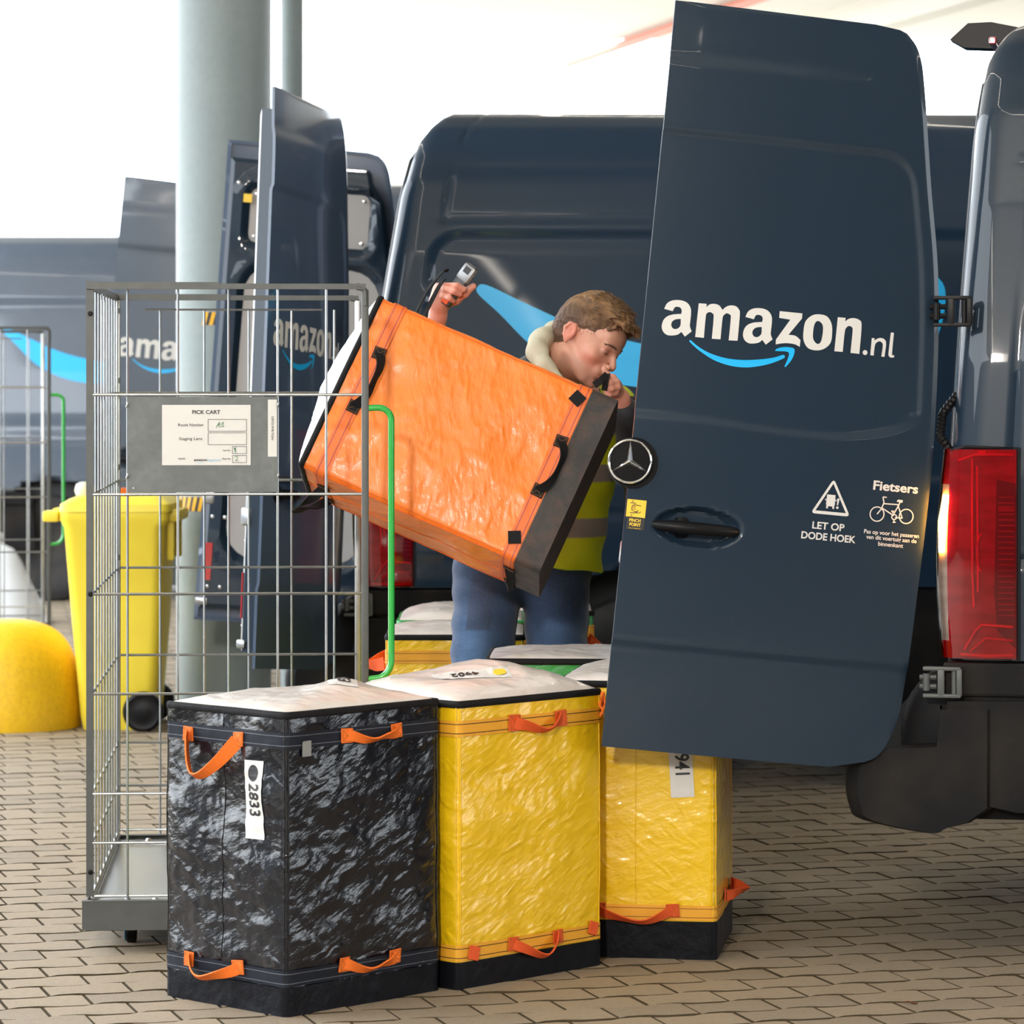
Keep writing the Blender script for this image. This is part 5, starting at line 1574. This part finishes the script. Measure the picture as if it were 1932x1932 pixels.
    def build(s, name, mats, parent, attr=None, smooth_it=1):
        V, F = s.mesh()
        for _ in range(smooth_it):     # light Taubin-like smoothing
            for lam in (0.45, -0.40):
                acc = np.zeros_like(V); n = np.zeros(len(V))
                for a, b in ((0, 1), (1, 2), (2, 3), (3, 0)):
                    for i, j in ((F[:, a], F[:, b]), (F[:, b], F[:, a])):
                        np.add.at(acc, i, V[j]); np.add.at(n, i, 1)
                V = V + lam * (acc / np.maximum(n, 1)[:, None] - V)
        me = bpy.data.meshes.new(name)
        me.vertices.add(len(V)); me.vertices.foreach_set('co', V.astype(np.float32).ravel())
        me.loops.add(F.size); me.loops.foreach_set('vertex_index', F.ravel().astype(np.int32))
        me.polygons.add(len(F)); me.polygons.foreach_set('loop_start', (np.arange(len(F)) * 4).astype(np.int32))
        me.polygons.foreach_set('use_smooth', np.ones(len(F), bool))
        me.update(calc_edges=True)
        me.validate()
        for m in (mats if isinstance(mats, list) else [mats]): me.materials.append(m)
        if attr is not None:
            ca = me.color_attributes.new('tint', 'FLOAT_COLOR', 'POINT')
            col = attr(V); ca.data.foreach_set('color', np.concatenate([col, np.ones((len(col), 1))], 1).astype(np.float32).ravel())
        o = bpy.data.objects.new(name, me); link(o, parent)
        return o

PO = Vector((0.03, 9.85, 0.0))
man = thing('person', 'man in a yellow hi-vis vest and blue jeans lifting the orange tote, head bent down', 'person', PO)
def rel(p): return tuple(Vector(p) - PO)

# head frame
HC = W(1112, 642, 9.70)                      # middle of the head
f_ = Vector((0.725, -0.485, -0.490)).normalized()
u_ = Vector((0.47, -0.03, 0.88)); u_ = (u_ - f_ * u_.dot(f_)).normalized()
r_ = f_.cross(u_).normalized()               # his right... points towards the camera side
HR = Matrix((r_, f_, u_)).transposed()
def hp(x, y, z): return tuple(HC + r_ * x + f_ * y + u_ * z - PO)
HRn = np.array(HR)

# ---- joints (world)
shR = Vector((-0.005, 9.70, 1.395)); elR = Vector((-0.255, 9.80, 1.30)); wrR = W(826, 597, 9.60)
shL = Vector((0.300, 9.95, 1.345)); elL = Vector((0.385, 9.82, 1.12)); wrL = W(1172, 752, 9.62)
neck0 = Vector((0.135, 9.86, 1.42)); neck1 = HC + u_ * -0.075 + f_ * -0.035
hipL = Vector((0.125, 9.93, 0.90)); hipR = Vector((-0.065, 9.93, 0.90))
knR = Vector((-0.105, 9.86, 0.48)); anR = Vector((-0.13, 9.93, 0.09))
knL = Vector((0.135, 9.90, 0.48)); anL = Vector((0.16, 9.97, 0.09))

xs = np.arange(-0.46, 0.52, 0.0030) - PO.x + 0.0
xs = np.concatenate([np.arange(-0.50, -0.30, 0.010), np.arange(-0.30, 0.36, 0.0030), np.arange(0.36, 0.52, 0.010)])
ys = np.concatenate([np.arange(-0.36, 0.06, 0.0030), np.arange(0.06, 0.26, 0.008)])
zs = np.concatenate([np.arange(-0.02, 1.33, 0.011), np.arange(1.33, 1.72, 0.0028)])
B = Field(xs, ys, zs, 0.012)
# head
B.ell(hp(0, -0.014, 0.034), (0.076, 0.097, 0.084), HRn)
B.ell(hp(0, 0.020, -0.020), (0.064, 0.070, 0.080), HRn, 0.02)
B.ell(hp(0, 0.036, -0.072), (0.047, 0.050, 0.038), HRn, 0.025)
B.ell(hp(0, 0.074, -0.098), (0.020, 0.016, 0.015), HRn, 0.018)
for sx in (-1, 1):
    B.cone(hp(sx * 0.060, -0.008, -0.055), hp(sx * 0.030, 0.058, -0.094), 0.012, 0.012, 0.02)
    B.ell(hp(sx * 0.043, 0.056, -0.026), (0.020, 0.020, 0.016), HRn, 0.022)
B.ell(hp(0, 0.066, 0.040), (0.050, 0.026, 0.032), HRn, 0.025)
B.cone(hp(-0.038, 0.076, 0.016), hp(-0.012, 0.088, 0.012), 0.0085, 0.0085, 0.012)
B.cone(hp(0.038, 0.076, 0.016), hp(0.012, 0.088, 0.012), 0.0085, 0.0085, 0.012)
for sx in (-1, 1): B.ell(hp(sx * 0.031, 0.098, -0.003), (0.017, 0.013, 0.011), HRn, 0.010, sub=True)
for sx in (-1, 1): B.ell(hp(sx * 0.031, 0.0745, -0.001), (0.0150, 0.0125, 0.0125), HRn, 0.004)
B.cone(hp(0, 0.086, 0.012), hp(0, 0.105, -0.022), 0.0075, 0.0092, 0.010)
B.ell(hp(0, 0.108, -0.028), (0.0100, 0.0100, 0.0085), HRn, 0.006)
for sx in (-1, 1): B.ell(hp(sx * 0.0125, 0.101, -0.034), (0.0075, 0.0105, 0.0075), HRn, 0.005)
for sx in (-1, 1): B.ell(hp(sx * 0.0065, 0.106, -0.042), (0.0025, 0.004, 0.0028), HRn, 0.002, sub=True)
B.ell(hp(0, 0.082, -0.060), (0.030, 0.018, 0.022), HRn, 0.015)
B.cone(hp(-0.021, 0.088, -0.0625), hp(0, 0.0985, -0.0585), 0.0035, 0.0055, 0.005); B.cone(hp(0.021, 0.088, -0.0625), hp(0, 0.0985, -0.0585), 0.0035, 0.0055, 0.005)
B.cone(hp(-0.017, 0.088, -0.0690), hp(0, 0.0965, -0.0710), 0.0040, 0.0062, 0.005); B.cone(hp(0.017, 0.088, -0.0690), hp(0, 0.0965, -0.0710), 0.0040, 0.0062, 0.005)
B.cone(hp(-0.022, 0.096, -0.0645), hp(0.022, 0.096, -0.0645), 0.0014, 0.0014, 0.003, sub=True)
B.ell(hp(0, 0.094, -0.082), (0.018, 0.006, 0.005), HRn, 0.008, sub=True)
for sx in (-1, 1):
    e = [(0.079, -0.020, 0.020), (0.086, -0.034, 0.016), (0.088, -0.040, 0.0), (0.085, -0.034, -0.018), (0.079, -0.020, -0.034)]
    B.ell(hp(sx * 0.079, -0.022, -0.006), (0.009, 0.016, 0.027), HRn, 0.005)
    B.chain([hp(sx * a, b, c) for a, b, c in e], [0.0042, 0.0048, 0.0048, 0.0045, 0.0060], 0.004)
    B.ell(hp(sx * 0.091, -0.018, -0.002), (0.008, 0.008, 0.013), HRn, 0.004, sub=True)
# neck, trunk
B.cone(rel(neck0), rel(neck1), 0.066, 0.058, 0.03)
B.cone(rel((0.135, 9.90, 1.36)), rel((0.06, 9.93, 1.0)), 0.115, 0.110, 0.05)
B.cone(rel(shR), rel(shL), 0.062, 0.062, 0.06)
B.cone(rel(hipR), rel(hipL), 0.078, 0.078, 0.03)
B.chain([rel(shR), rel(elR), rel(wrR)], [0.050, 0.036, 0.024], 0.02)
B.chain([rel(shL), rel(elL), rel(wrL)], [0.050, 0.036, 0.024], 0.02)
B.chain([rel(hipR), rel(knR), rel(anR)], [0.070, 0.046, 0.036], 0.02)
B.chain([rel(hipL), rel(knL), rel(anL)], [0.070, 0.046, 0.036], 0.02)
for a in (anR, anL): B.cone(rel(a + Vector((0, 0.02, -0.04))), rel(a + Vector((0.0, -0.14, -0.055))), 0.034, 0.026, 0.02)
# right hand (raised, holding a scanner)
def pt(L): return [rel(W(*p)) for p in L]
hs_ = 0.006
B.cone(rel(wrR), rel(W(829, 572, 9.585)), 0.023, 0.027, 0.014)
B.cone(rel(W(829, 575, 9.58)), rel(W(836, 530, 9.565)), 0.020, 0.018, 0.014)
B.cone(rel(W(824, 570, 9.585)), rel(W(828, 548, 9.580)), 0.019, 0.018, 0.014)
B.chain(pt([(840, 524, 9.570), (848, 518, 9.545), (864, 517, 9.530), (880, 523, 9.533)]), [0.0125, 0.0118, 0.0100, 0.0085], hs_)
B.chain(pt([(835, 537, 9.570), (845, 531, 9.540), (861, 538, 9.524), (875, 546, 9.530)]), [0.0125, 0.0115, 0.0100, 0.0085], hs_)
B.chain(pt([(832, 550, 9.575), (842, 545, 9.545), (856, 549, 9.528), (867, 555, 9.535)]), [0.0120, 0.0110, 0.0095, 0.0082], hs_)
B.chain(pt([(829, 562, 9.578), (838, 558, 9.555), (848, 562, 9.540), (855, 568, 9.548)]), [0.0110, 0.0100, 0.0085, 0.0075], hs_)
B.chain(pt([(838, 574, 9.590), (860, 566, 9.580), (877, 553, 9.565), (893, 540, 9.562)]), [0.0160, 0.0130, 0.0115, 0.0090], 0.008)
# left hand (gripping the strap at the base end)
B.cone(rel(wrL), rel(W(1160, 736, 9.600)), 0.021, 0.024, 0.014)
B.ell(rel(W(1155, 730, 9.588)), (0.024, 0.020, 0.023), None, 0.012)
B.chain(pt([(1163, 722, 9.592), (1156, 713, 9.570), (1144, 714, 9.555), (1133, 718, 9.560)]), [0.0110, 0.0104, 0.0092, 0.0079], hs_)
B.chain(pt([(1167, 728, 9.590), (1163, 722, 9.562), (1150, 724, 9.545), (1141, 728, 9.560)]), [0.0110, 0.0106, 0.0092, 0.0079], hs_)
B.chain(pt([(1169, 736, 9.590), (1165, 731, 9.560), (1153, 734, 9.545), (1144, 739, 9.560)]), [0.0107, 0.0101, 0.0088, 0.0077], hs_)
B.chain(pt([(1167, 744, 9.590), (1161, 741, 9.562), (1151, 744, 9.552), (1145, 747, 9.565)]), [0.0099, 0.0092, 0.0081, 0.0072], hs_)
B.chain(pt([(1154, 722, 9.605), (1146, 709, 9.590), (1140, 697, 9.585)]), [0.0130, 0.0100, 0.0082], 0.008)

def skin_tint(V):
    P = V + np.array(PO); c = np.tile(np.array([0.62, 0.33, 0.235]), (len(V), 1))
    q = P - np.array(HC); hx = q @ np.array(r_); hy = q @ np.array(f_); hz = q @ np.array(u_)
    head = (np.abs(hx) < 0.12) & (np.abs(hy) < 0.14) & (hz > -0.125) & (hz < 0.14)
    def blend(w, col):
        w = np.clip(w, 0, 1)[:, None]; c[:] = c * (1 - w) + np.array(col) * w
    def g(x, y, z, rx, ry, rz): return np.exp(-((hx - x) / rx) ** 2 - ((hy - y) / ry) ** 2 - ((hz - z) / rz) ** 2) * head
    for sx in (-1, 1):
        blend(0.75 * g(sx * 0.046, 0.060, -0.036, 0.024, 0.03, 0.022), (0.62, 0.20, 0.14))
        blend(0.75 * g(sx * 0.085, -0.02, 0.0, 0.015, 0.03, 0.04), (0.66, 0.20, 0.14))
        blend(0.95 * g(sx * 0.031, 0.088, -0.0045, 0.0135, 0.02, 0.0032), (0.03, 0.017, 0.015))
        blend(0.6 * g(sx * 0.033, 0.088, 0.005, 0.018, 0.02, 0.007), (0.40, 0.13, 0.10))
        blend(0.85 * g(sx * 0.030, 0.085, 0.0205, 0.020, 0.02, 0.0038), (0.13, 0.07, 0.04))
    jaw = np.clip((-hz - 0.050) / 0.02, 0, 1) * np.clip((hy + 0.03) / 0.02, 0, 1) * head
    blend(0.38 * jaw, (0.25, 0.13, 0.09))
    blend(0.55 * g(0, 0.098, -0.047, 0.024, 0.012, 0.004), (0.25, 0.13, 0.09))
    blend(0.95 * g(0, 0.095, -0.0655, 0.021, 0.014, 0.0075), (0.60, 0.16, 0.13))
    blend(0.9 * g(0, 0.098, -0.0645, 0.020, 0.012, 0.0014), (0.16, 0.04, 0.035))
    blend(0.30 * g(0, 0.115, -0.03, 0.012, 0.01, 0.012), (0.66, 0.22, 0.16))
    hand = (~head) & (P[:, 2] > 1.35)
    c[hand] = np.array([0.66, 0.30, 0.22])
    return c
skin = mat('skin', (0.6, 0.33, 0.24), 0.48, sss=0.10, attr='tint', vary=[(90, 0.16, (0.50, 0.20, 0.14))], bump=[('noise', 350, 0.0003)])
body = B.build('body', skin, man, skin_tint, 1)
del B
# hair
Hf = Field(np.arange(0.02, 0.36, 0.0030) , np.arange(-0.36, 0.06, 0.0030), np.arange(1.42, 1.75, 0.0030), 0.012)
Hf.ell(hp(0, -0.020, 0.044), (0.0800, 0.1000, 0.0840), HRn)
Hf.ell(hp(0, -0.055, 0.005), (0.0700, 0.0650, 0.0800), HRn, 0.02)
Hf.ell(hp(0, 0.048, 0.093), (0.052, 0.042, 0.024), HRn, 0.02)
Hf.ell(hp(0, 0.0, 0.108), (0.060, 0.075, 0.030), HRn, 0.02)
random.seed(9)
# clear the face, ears and neck
Hf.ell(hp(0, 0.112, -0.010), (0.085, 0.072, 0.078), HRn, 0.008, sub=True)
Hf.ell(hp(0, 0.060, -0.075), (0.11, 0.080, 0.085), HRn, 0.010, sub=True)
for sx in (-1, 1):
    Hf.ell(hp(sx * 0.085, 0.052, 0.006), (0.022, 0.050, 0.036), HRn, 0.006, sub=True)
    Hf.ell(hp(sx * 0.088, -0.022, -0.008), (0.020, 0.019, 0.030), HRn, 0.004, sub=True)
Hf.ell(hp(0, -0.06, -0.105), (0.12, 0.12, 0.045), HRn, 0.006, sub=True)
# swept tufts across the top and the quiff
for k in range(150):
    a = random.uniform(-1, 1); b = random.uniform(-0.75, 1.0)
    x = a * 0.058; y = b * 0.072 - 0.005
    zt = 0.044 + 0.086 * math.sqrt(max(0.05, 1 - (x / 0.082) ** 2 - ((y + 0.02) / 0.104) ** 2))
    l = random.uniform(0.016, 0.034)
    B0 = hp(x, y, zt - 0.006); dx = random.uniform(-0.012, 0.014); 
    up = random.uniform(0.0, 0.012) + (0.008 if y > 0.04 else 0)
    Hf.chain([B0, hp(x + dx * 0.5, y + l * 0.5, zt + 0.003 + up * 0.5), hp(x + dx, y + l, zt - 0.004 + up)], [0.0055, 0.0045, 0.0014], 0.0035)
for k in range(16):
    x = -0.045 + 0.09 * k / 15
    Hf.chain([hp(x, 0.070, 0.088), hp(x * 1.05, 0.092, 0.090 + random.uniform(0, 0.010)), hp(x * 1.1 + random.uniform(-0.006, 0.006), 0.104 + random.uniform(-0.004, 0.008), 0.072 + random.uniform(0, 0.022))], [0.009, 0.007, 0.0015], 0.004)
def hair_fn(X, Y, Z):
    q = (X * r_.x + Y * r_.y + Z * r_.z); w = (X * u_.x + Y * u_.y + Z * u_.z); v = (X * f_.x + Y * f_.y + Z * f_.z)
    return np.sin(q * 620 + 3 * np.sin(v * 60) + 2 * np.sin(w * 90)) * 0.5 + np.sin(q * 330 + w * 250 + 2 * np.sin(v * 110)) * 0.5
Hf.warp(hair_fn, 0.0013)
def hair_tint(V):
    P = V + np.array(PO); q = P - np.array(HC); hx = q @ np.array(r_); hy = q @ np.array(f_); hz = q @ np.array(u_)
    t = np.clip((hz - 0.03) / 0.07, 0, 1)[:, None]
    c = np.array([[0.115, 0.070, 0.048]]) * (1 - t) + np.array([[0.21, 0.115, 0.050]]) * t
    n = (np.sin(hx * 420 + 3 * np.sin(hy * 50)) * 0.5 + 0.5)[:, None]
    return c * (0.65 + 0.6 * n)
hair_o = Hf.build('hair', mat('hair', (0.15, 0.08, 0.04), 0.6, spec=0.2, attr='tint'), man, hair_tint, 0)
random.seed(4)
hs2 = MB(); vts = hair_o.data.vertices
for k in range(4200):
    v = vts[random.randrange(len(vts))]
    q = v.co + PO - HC; lz = q.dot(u_); ly = q.dot(f_); lx = q.dot(r_)
    if v.normal.dot(q) < 0: continue
    top = sstep(0.045, 0.085, lz)
    L = (0.009 + 0.013 * top) * random.uniform(0.6, 1.2) * (0.5 if ly > 0.06 else 1)
    d = f_ * (0.35 + 0.9 * top) - u_ * (0.9 - 1.0 * top) + v.normal * (0.12 + 0.35 * top) + r_ * random.uniform(-0.45, 0.45)
    if ly > 0.06: d = f_ * 0.8 - u_ * random.uniform(-0.2, 0.9) + v.normal * 0.25 + r_ * random.uniform(-0.5, 0.5)
    d = d.normalized()
    p0 = v.co - v.normal * 0.002; p1 = p0 + d * L * 0.5 + v.normal * 0.0015; p2 = p0 + d * L - v.normal * 0.0025 * top
    hs2.tube([p0, p1, p2], [0.0007 + 0.0003 * top, 0.0006 + 0.0002 * top, 0.0002], 3, caps=False)
tag(hs2.build('hair_strands', mat('hair_strand', (0.15, 0.088, 0.048), 0.6, spec=0.2, vary=[(120, 0.6, (0.26, 0.155, 0.075)), (90, 0.5, (0.09, 0.055, 0.035))]), hair_o, smooth=80, fix=False), kind='stuff')
eb = MB()
for sx in (-1, 1):
    for k in range(20):
        t = k / 19; x = sx * (0.014 + 0.034 * t); yv = 0.0985 - 0.020 * t ** 1.6; zv = 0.0205 + 0.004 * math.sin(math.pi * min(1, t * 1.1)) - 0.003 * t
        eb.tube([hp(x, yv - 0.003, zv - 0.002), hp(x + sx * 0.004, yv - 0.002, zv + 0.0012), hp(x + sx * 0.009, yv - 0.004, zv + 0.001)], [0.0012, 0.0013, 0.0005], 5)
eb.build('eyebrows', mat('eyebrow_hair', (0.11, 0.06, 0.035), 0.6), man)

# clothes
def cloth_noise(sx, sy, sz, ph=0.0):
    def fn(X, Y, Z):
        return (np.sin(X * sx + 2.0 * np.sin(Z * sz * 0.6 + ph) + Y * 17) * np.sin(Z * sz + 1.7 * np.sin(X * sx * 0.5 + ph) + Y * 13) +
                0.5 * np.sin(Z * sz * 2.1 + X * sx * 1.3 + ph * 2 + 2 * np.sin(Y * sy)))
    return fn
J = Field(np.arange(-0.30, 0.30, 0.005), np.arange(-0.22, 0.30, 0.005), np.arange(0.02, 1.05, 0.006), 0.03)
J.cone(rel(hipR + Vector((0.005, 0, 0.02))), rel(hipL + Vector((-0.005, 0, 0.02))), 0.103, 0.103)
J.cone(rel(hipR + Vector((0.02, 0, 0.07))), rel(hipL + Vector((-0.02, 0, 0.07))), 0.105, 0.105)
J.chain([rel(hipR + Vector((-0.002, -0.005, -0.02))), rel(knR), rel(anR + Vector((0, 0, 0.0)))], [0.103, 0.077, 0.068], 0.022)
J.chain([rel(hipL + Vector((0.0, -0.005, -0.02))), rel(knL), rel(anL)], [0.103, 0.077, 0.068], 0.022)
J.warp(cloth_noise(26, 20, 34), 0.0040)
def jean_tint(V):
    P = V + np.array(PO); c = np.tile(np.array([0.015, 0.036, 0.085]), (len(V), 1))
    for kx, hipx in ((knR, hipR), (knL, hipL)):
        t = np.clip((0.9 - P[:, 2]) / 0.42, 0, 1); cx = hipx.x + (kx.x - hipx.x) * t
        w = np.exp(-((P[:, 0] - cx + (0.03 if kx is knR else 0.0)) / 0.05) ** 2) * (1.0 if kx is knR else 0.35) * np.clip((0.84 - P[:, 2]) / 0.1, 0, 1) * (P[:, 1] < 9.93)
        c = c * (1 - 0.55 * w[:, None]) + np.array([[0.09, 0.19, 0.38]]) * 0.55 * w[:, None]
    ph = (P[:, 0] > -0.118 - (0.86 - P[:, 2]) * 0.12) & (P[:, 0] < -0.045 - (0.86 - P[:, 2]) * 0.12) & (P[:, 2] > 0.735) & (P[:, 2] < 0.90) & (P[:, 1] < 9.9)
    c[ph] = c[ph] * 0.35 + np.array([0.022, 0.024, 0.050]) * 0.65
    return c
jeans_m = mat('blue_denim', (0.05, 0.12, 0.3), 0.85, attr='tint', vary=[(30, 0.35, (0.02, 0.045, 0.11), (1, 1, 3)), (400, 0.25, (0.10, 0.17, 0.28))], bump=[('noise', 40, 0.002), ('fine', 900, 0.0003)], sheen=0.2)
jeans = J.build('jeans', jeans_m, man, jean_tint, 1)
for (anc, nm) in ((anR, 1), (anL, 2)):
    S = Field(np.arange(-0.30, 0.32, 0.006), np.arange(-0.20, 0.26, 0.006), np.arange(-0.02, 0.16, 0.006), 0.02)
    S.cone(rel(anc + Vector((0, 0.02, -0.035))), rel(anc + Vector((0, -0.15, -0.05))), 0.048, 0.038)
    S.cone(rel(anc + Vector((0, 0.0, -0.03))), rel(anc + Vector((0, 0.0, 0.02))), 0.045, 0.045)
    S.cut(rel(Vector((0, 0, 0.004))), (0, 0, -1))
    S.build('shoe', mat('work_shoe', (0.02, 0.02, 0.022), 0.6), man, None, 1)
# dark jacket
K_ = Field(np.arange(-0.46, 0.50, 0.0055), np.arange(-0.36, 0.28, 0.0055), np.arange(0.86, 1.56, 0.0055), 0.03)
K_.cone(rel((0.135, 9.885, 1.33)), rel((0.055, 9.93, 1.02)), 0.112, 0.115)
K_.cone(rel((0.20, 9.90, 1.30)), rel((0.135, 9.93, 1.0)), 0.080, 0.088)
K_.cone(rel((0.055, 9.93, 1.02)), rel((0.050, 9.93, 0.945)), 0.112, 0.118)
K_.cone(rel((0.125, 9.93, 1.02)), rel((0.125, 9.93, 0.945)), 0.098, 0.108)
K_.cone(rel(shR), rel(shL), 0.072, 0.074, 0.05)
K_.chain([rel(shR), rel(elR), rel(elR.lerp(wrR, 0.80))], [0.070, 0.055, 0.036], 0.025)
K_.chain([rel(shL), rel(elL), rel(elL.lerp(wrL, 0.86))], [0.070, 0.058, 0.040], 0.025)
K_.ell(rel(W(1003, 700, 9.74)), (0.055, 0.09, 0.05), None, 0.03)
K_.cut(rel((0.08, 9.9, 0.895)), (0, 0, -1))
K_.cut(tuple(Vector(rel(neck0)) + Vector((0, 0, 0.075))), (0.0, 0, 1)) if False else None
K_.ell(rel(neck0 + Vector((0.02, -0.03, 0.10))), (0.085, 0.09, 0.07), None, 0.01, sub=True)
K_.warp(cloth_noise(30, 20, 38, 1.0), 0.0045)
K_.build('jacket', mat('dark_jacket', (0.012, 0.014, 0.020), 0.7, sheen=0.1, bump=[('noise', 30, 0.003)]), man, None, 1)
# hi-vis vest over it
Vv = Field(np.arange(-0.30, 0.46, 0.0055), np.arange(-0.30, 0.30, 0.0055), np.arange(0.86, 1.56, 0.0055), 0.03)
Vv.cone(rel((0.135, 9.885, 1.33)), rel((0.060, 9.93, 1.00)), 0.149, 0.152)
Vv.cone(rel((0.21, 9.90, 1.30)), rel((0.138, 9.93, 0.98)), 0.116, 0.120)
Vv.cone(rel((0.055, 9.93, 1.02)), rel((0.058, 9.93, 0.90)), 0.148, 0.150)
Vv.cone(rel((0.138, 9.93, 1.02)), rel((0.140, 9.93, 0.90)), 0.120, 0.122)
Vv.cone(rel(shR + Vector((0.03, 0, 0.01))), rel(shL + Vector((-0.02, 0, 0.01))), 0.080, 0.084, 0.04)
Vv.cut(rel((0.1, 9.9, 0.918)), (-0.16, 0, -0.987))
for sh in ((shR, elR), (shL, elL)):
    d = Vector((1, -0.1, 0.0)) * (1 if sh[0] is shL else -1); Vv.cut(rel(sh[0] + d * 0.055), tuple(d))
Vv.ell(rel(neck0 + Vector((0.04, -0.09, 0.06))), (0.13, 0.14, 0.12), None, 0.01, sub=True)
Vv.warp(cloth_noise(22, 16, 26, 2.0), 0.0045)
def vest_tint(V):
    P = V + np.array(PO); c = np.tile(np.array([0.60, 0.72, 0.012]), (len(V), 1))
    z = P[:, 2] - 0.10 * (P[:, 0] - 0.26) * 0.0
    band = ((z > 1.000) & (z < 1.052)) | ((z > 1.155) & (z < 1.205)) 
    c[band] = (0.30, 0.29, 0.27)
    return c
Vv.build('hi_vis_vest', mat('hi_vis', (0.6, 0.72, 0.02), 0.6, attr='tint', bump=[('noise', 25, 0.003)]), man, vest_tint, 1)
# hood of a pale hoodie lying behind the neck
Hd = Field(np.arange(-0.14, 0.30, 0.004), np.arange(-0.34, 0.14, 0.004), np.arange(1.30, 1.62, 0.004), 0.02)
hb = [W(1075, 612, 9.78), W(1046, 624, 9.74), W(1022, 641, 9.70), W(1013, 664, 9.66), W(1030, 692, 9.62), W(1052, 718, 9.60)]
Hd.chain([rel(p) for p in hb], [0.012, 0.024, 0.030, 0.028, 0.022, 0.018], 0.02)
Hd.chain([rel(p + Vector((0.055, 0.12, 0.0))) for p in hb[:4]], [0.02, 0.026, 0.030, 0.030], 0.03)
Hd.ell(rel(W(1040, 660, 9.76)), (0.050, 0.075, 0.045), None, 0.02)
Hd.ell(rel(neck1 + Vector((0.012, -0.045, -0.005))), (0.062, 0.075, 0.080), None, 0.012, sub=True)
Hd.warp(cloth_noise(60, 30, 50, 0.5), 0.0022)
Hd.build('hood', mat('pale_hoodie', (0.52, 0.50, 0.38), 0.9, bump=[('noise', 40, 0.002)]), man, None, 1)
# the handheld scanner
sc_ = thing('handheld_scanner', 'black and grey handheld scanner in the raised hand above the orange tote', 'scanner', W(866, 536, 9.556))
a0 = W(892, 501, 9.545) - sc_.location; a1 = W(838, 575, 9.560) - sc_.location
zz = (a0 - a1).normalized(); yy2 = Vector((0.45, 0.85, 0.0)); yy2 = (yy2 - zz * yy2.dot(zz)).normalized(); xx = yy2.cross(zz)
RS = Matrix((xx, yy2, zz)).transposed()
L_ = (a0 - a1).length
b = MB(); b.box((a0 + a1) / 2, (0.036, 0.020, L_), RS, bev=0.006); b.build('case', mat('scanner_black', (0.03, 0.03, 0.032), 0.35), sc_, smooth=50)
b = MB(); b.box(a1.lerp(a0, 0.80), (0.040, 0.023, L_ * 0.36), RS, bev=0.007); b.build('grey_cap', mat('scanner_grey', (0.28, 0.29, 0.30), 0.35, 0.4), sc_, smooth=50)
b = MB(); b.box(a1.lerp(a0, 0.86) - yy2 * 0.0120, (0.020, 0.002, L_ * 0.14), RS, bev=0.0008); b.build('lens_window', M['ink'], sc_)
b = MB(); b.box(a1.lerp(a0, 0.10) - yy2 * 0.011, (0.022, 0.004, 0.018), RS, bev=0.001); b.build('orange_button', M['red_web'], sc_)
# straps he holds: part of the orange tote
iw = orr.root.matrix_world.inverted()
def world_strap(pts, w, side, name='strap_loop', per=8):
    P = [Vector(p) for p in pts]; out = []
    for i in range(len(P) - 1):
        p0 = P[max(i - 1, 0)]; p1 = P[i]; p2 = P[i + 1]; p3 = P[min(i + 2, len(P) - 1)]
        for k in range(per):
            t = k / per
            out.append(0.5 * ((2 * p1) + (p2 - p0) * t + (2 * p0 - 5 * p1 + 4 * p2 - p3) * t * t + (3 * p1 - p0 - 3 * p2 + p3) * t ** 3))
    out.append(P[-1])
    b = MB(); b.ribbon(out, w, 0.003, side); b.v = [tuple(iw @ Vector(v)) for v in b.v]
    return b.build(name, M['black_web'], orr.root, smooth=60)
world_strap([W(779, 604, 9.50), W(790, 578, 9.52), W(806, 548, 9.53), W(825, 524, 9.53), W(838, 511, 9.535), W(845, 511, 9.55)], 0.012, Vector((0.75, -0.4, 0.5)))
world_strap([W(796, 606, 9.50), W(806, 584, 9.52), W(818, 560, 9.525), W(832, 534, 9.54), W(838, 528, 9.56)], 0.013, Vector((0.8, -0.3, 0.4)))
world_strap([W(1121, 727, 9.52), W(1134, 718, 9.52), W(1146, 706, 9.535)], 0.020, Vector((0.7, -0.2, -0.7)))
world_strap([W(1146, 705, 9.535), W(1143, 720, 9.528), W(1140, 737, 9.53)], 0.016, Vector((1, -0.2, 0.1)))
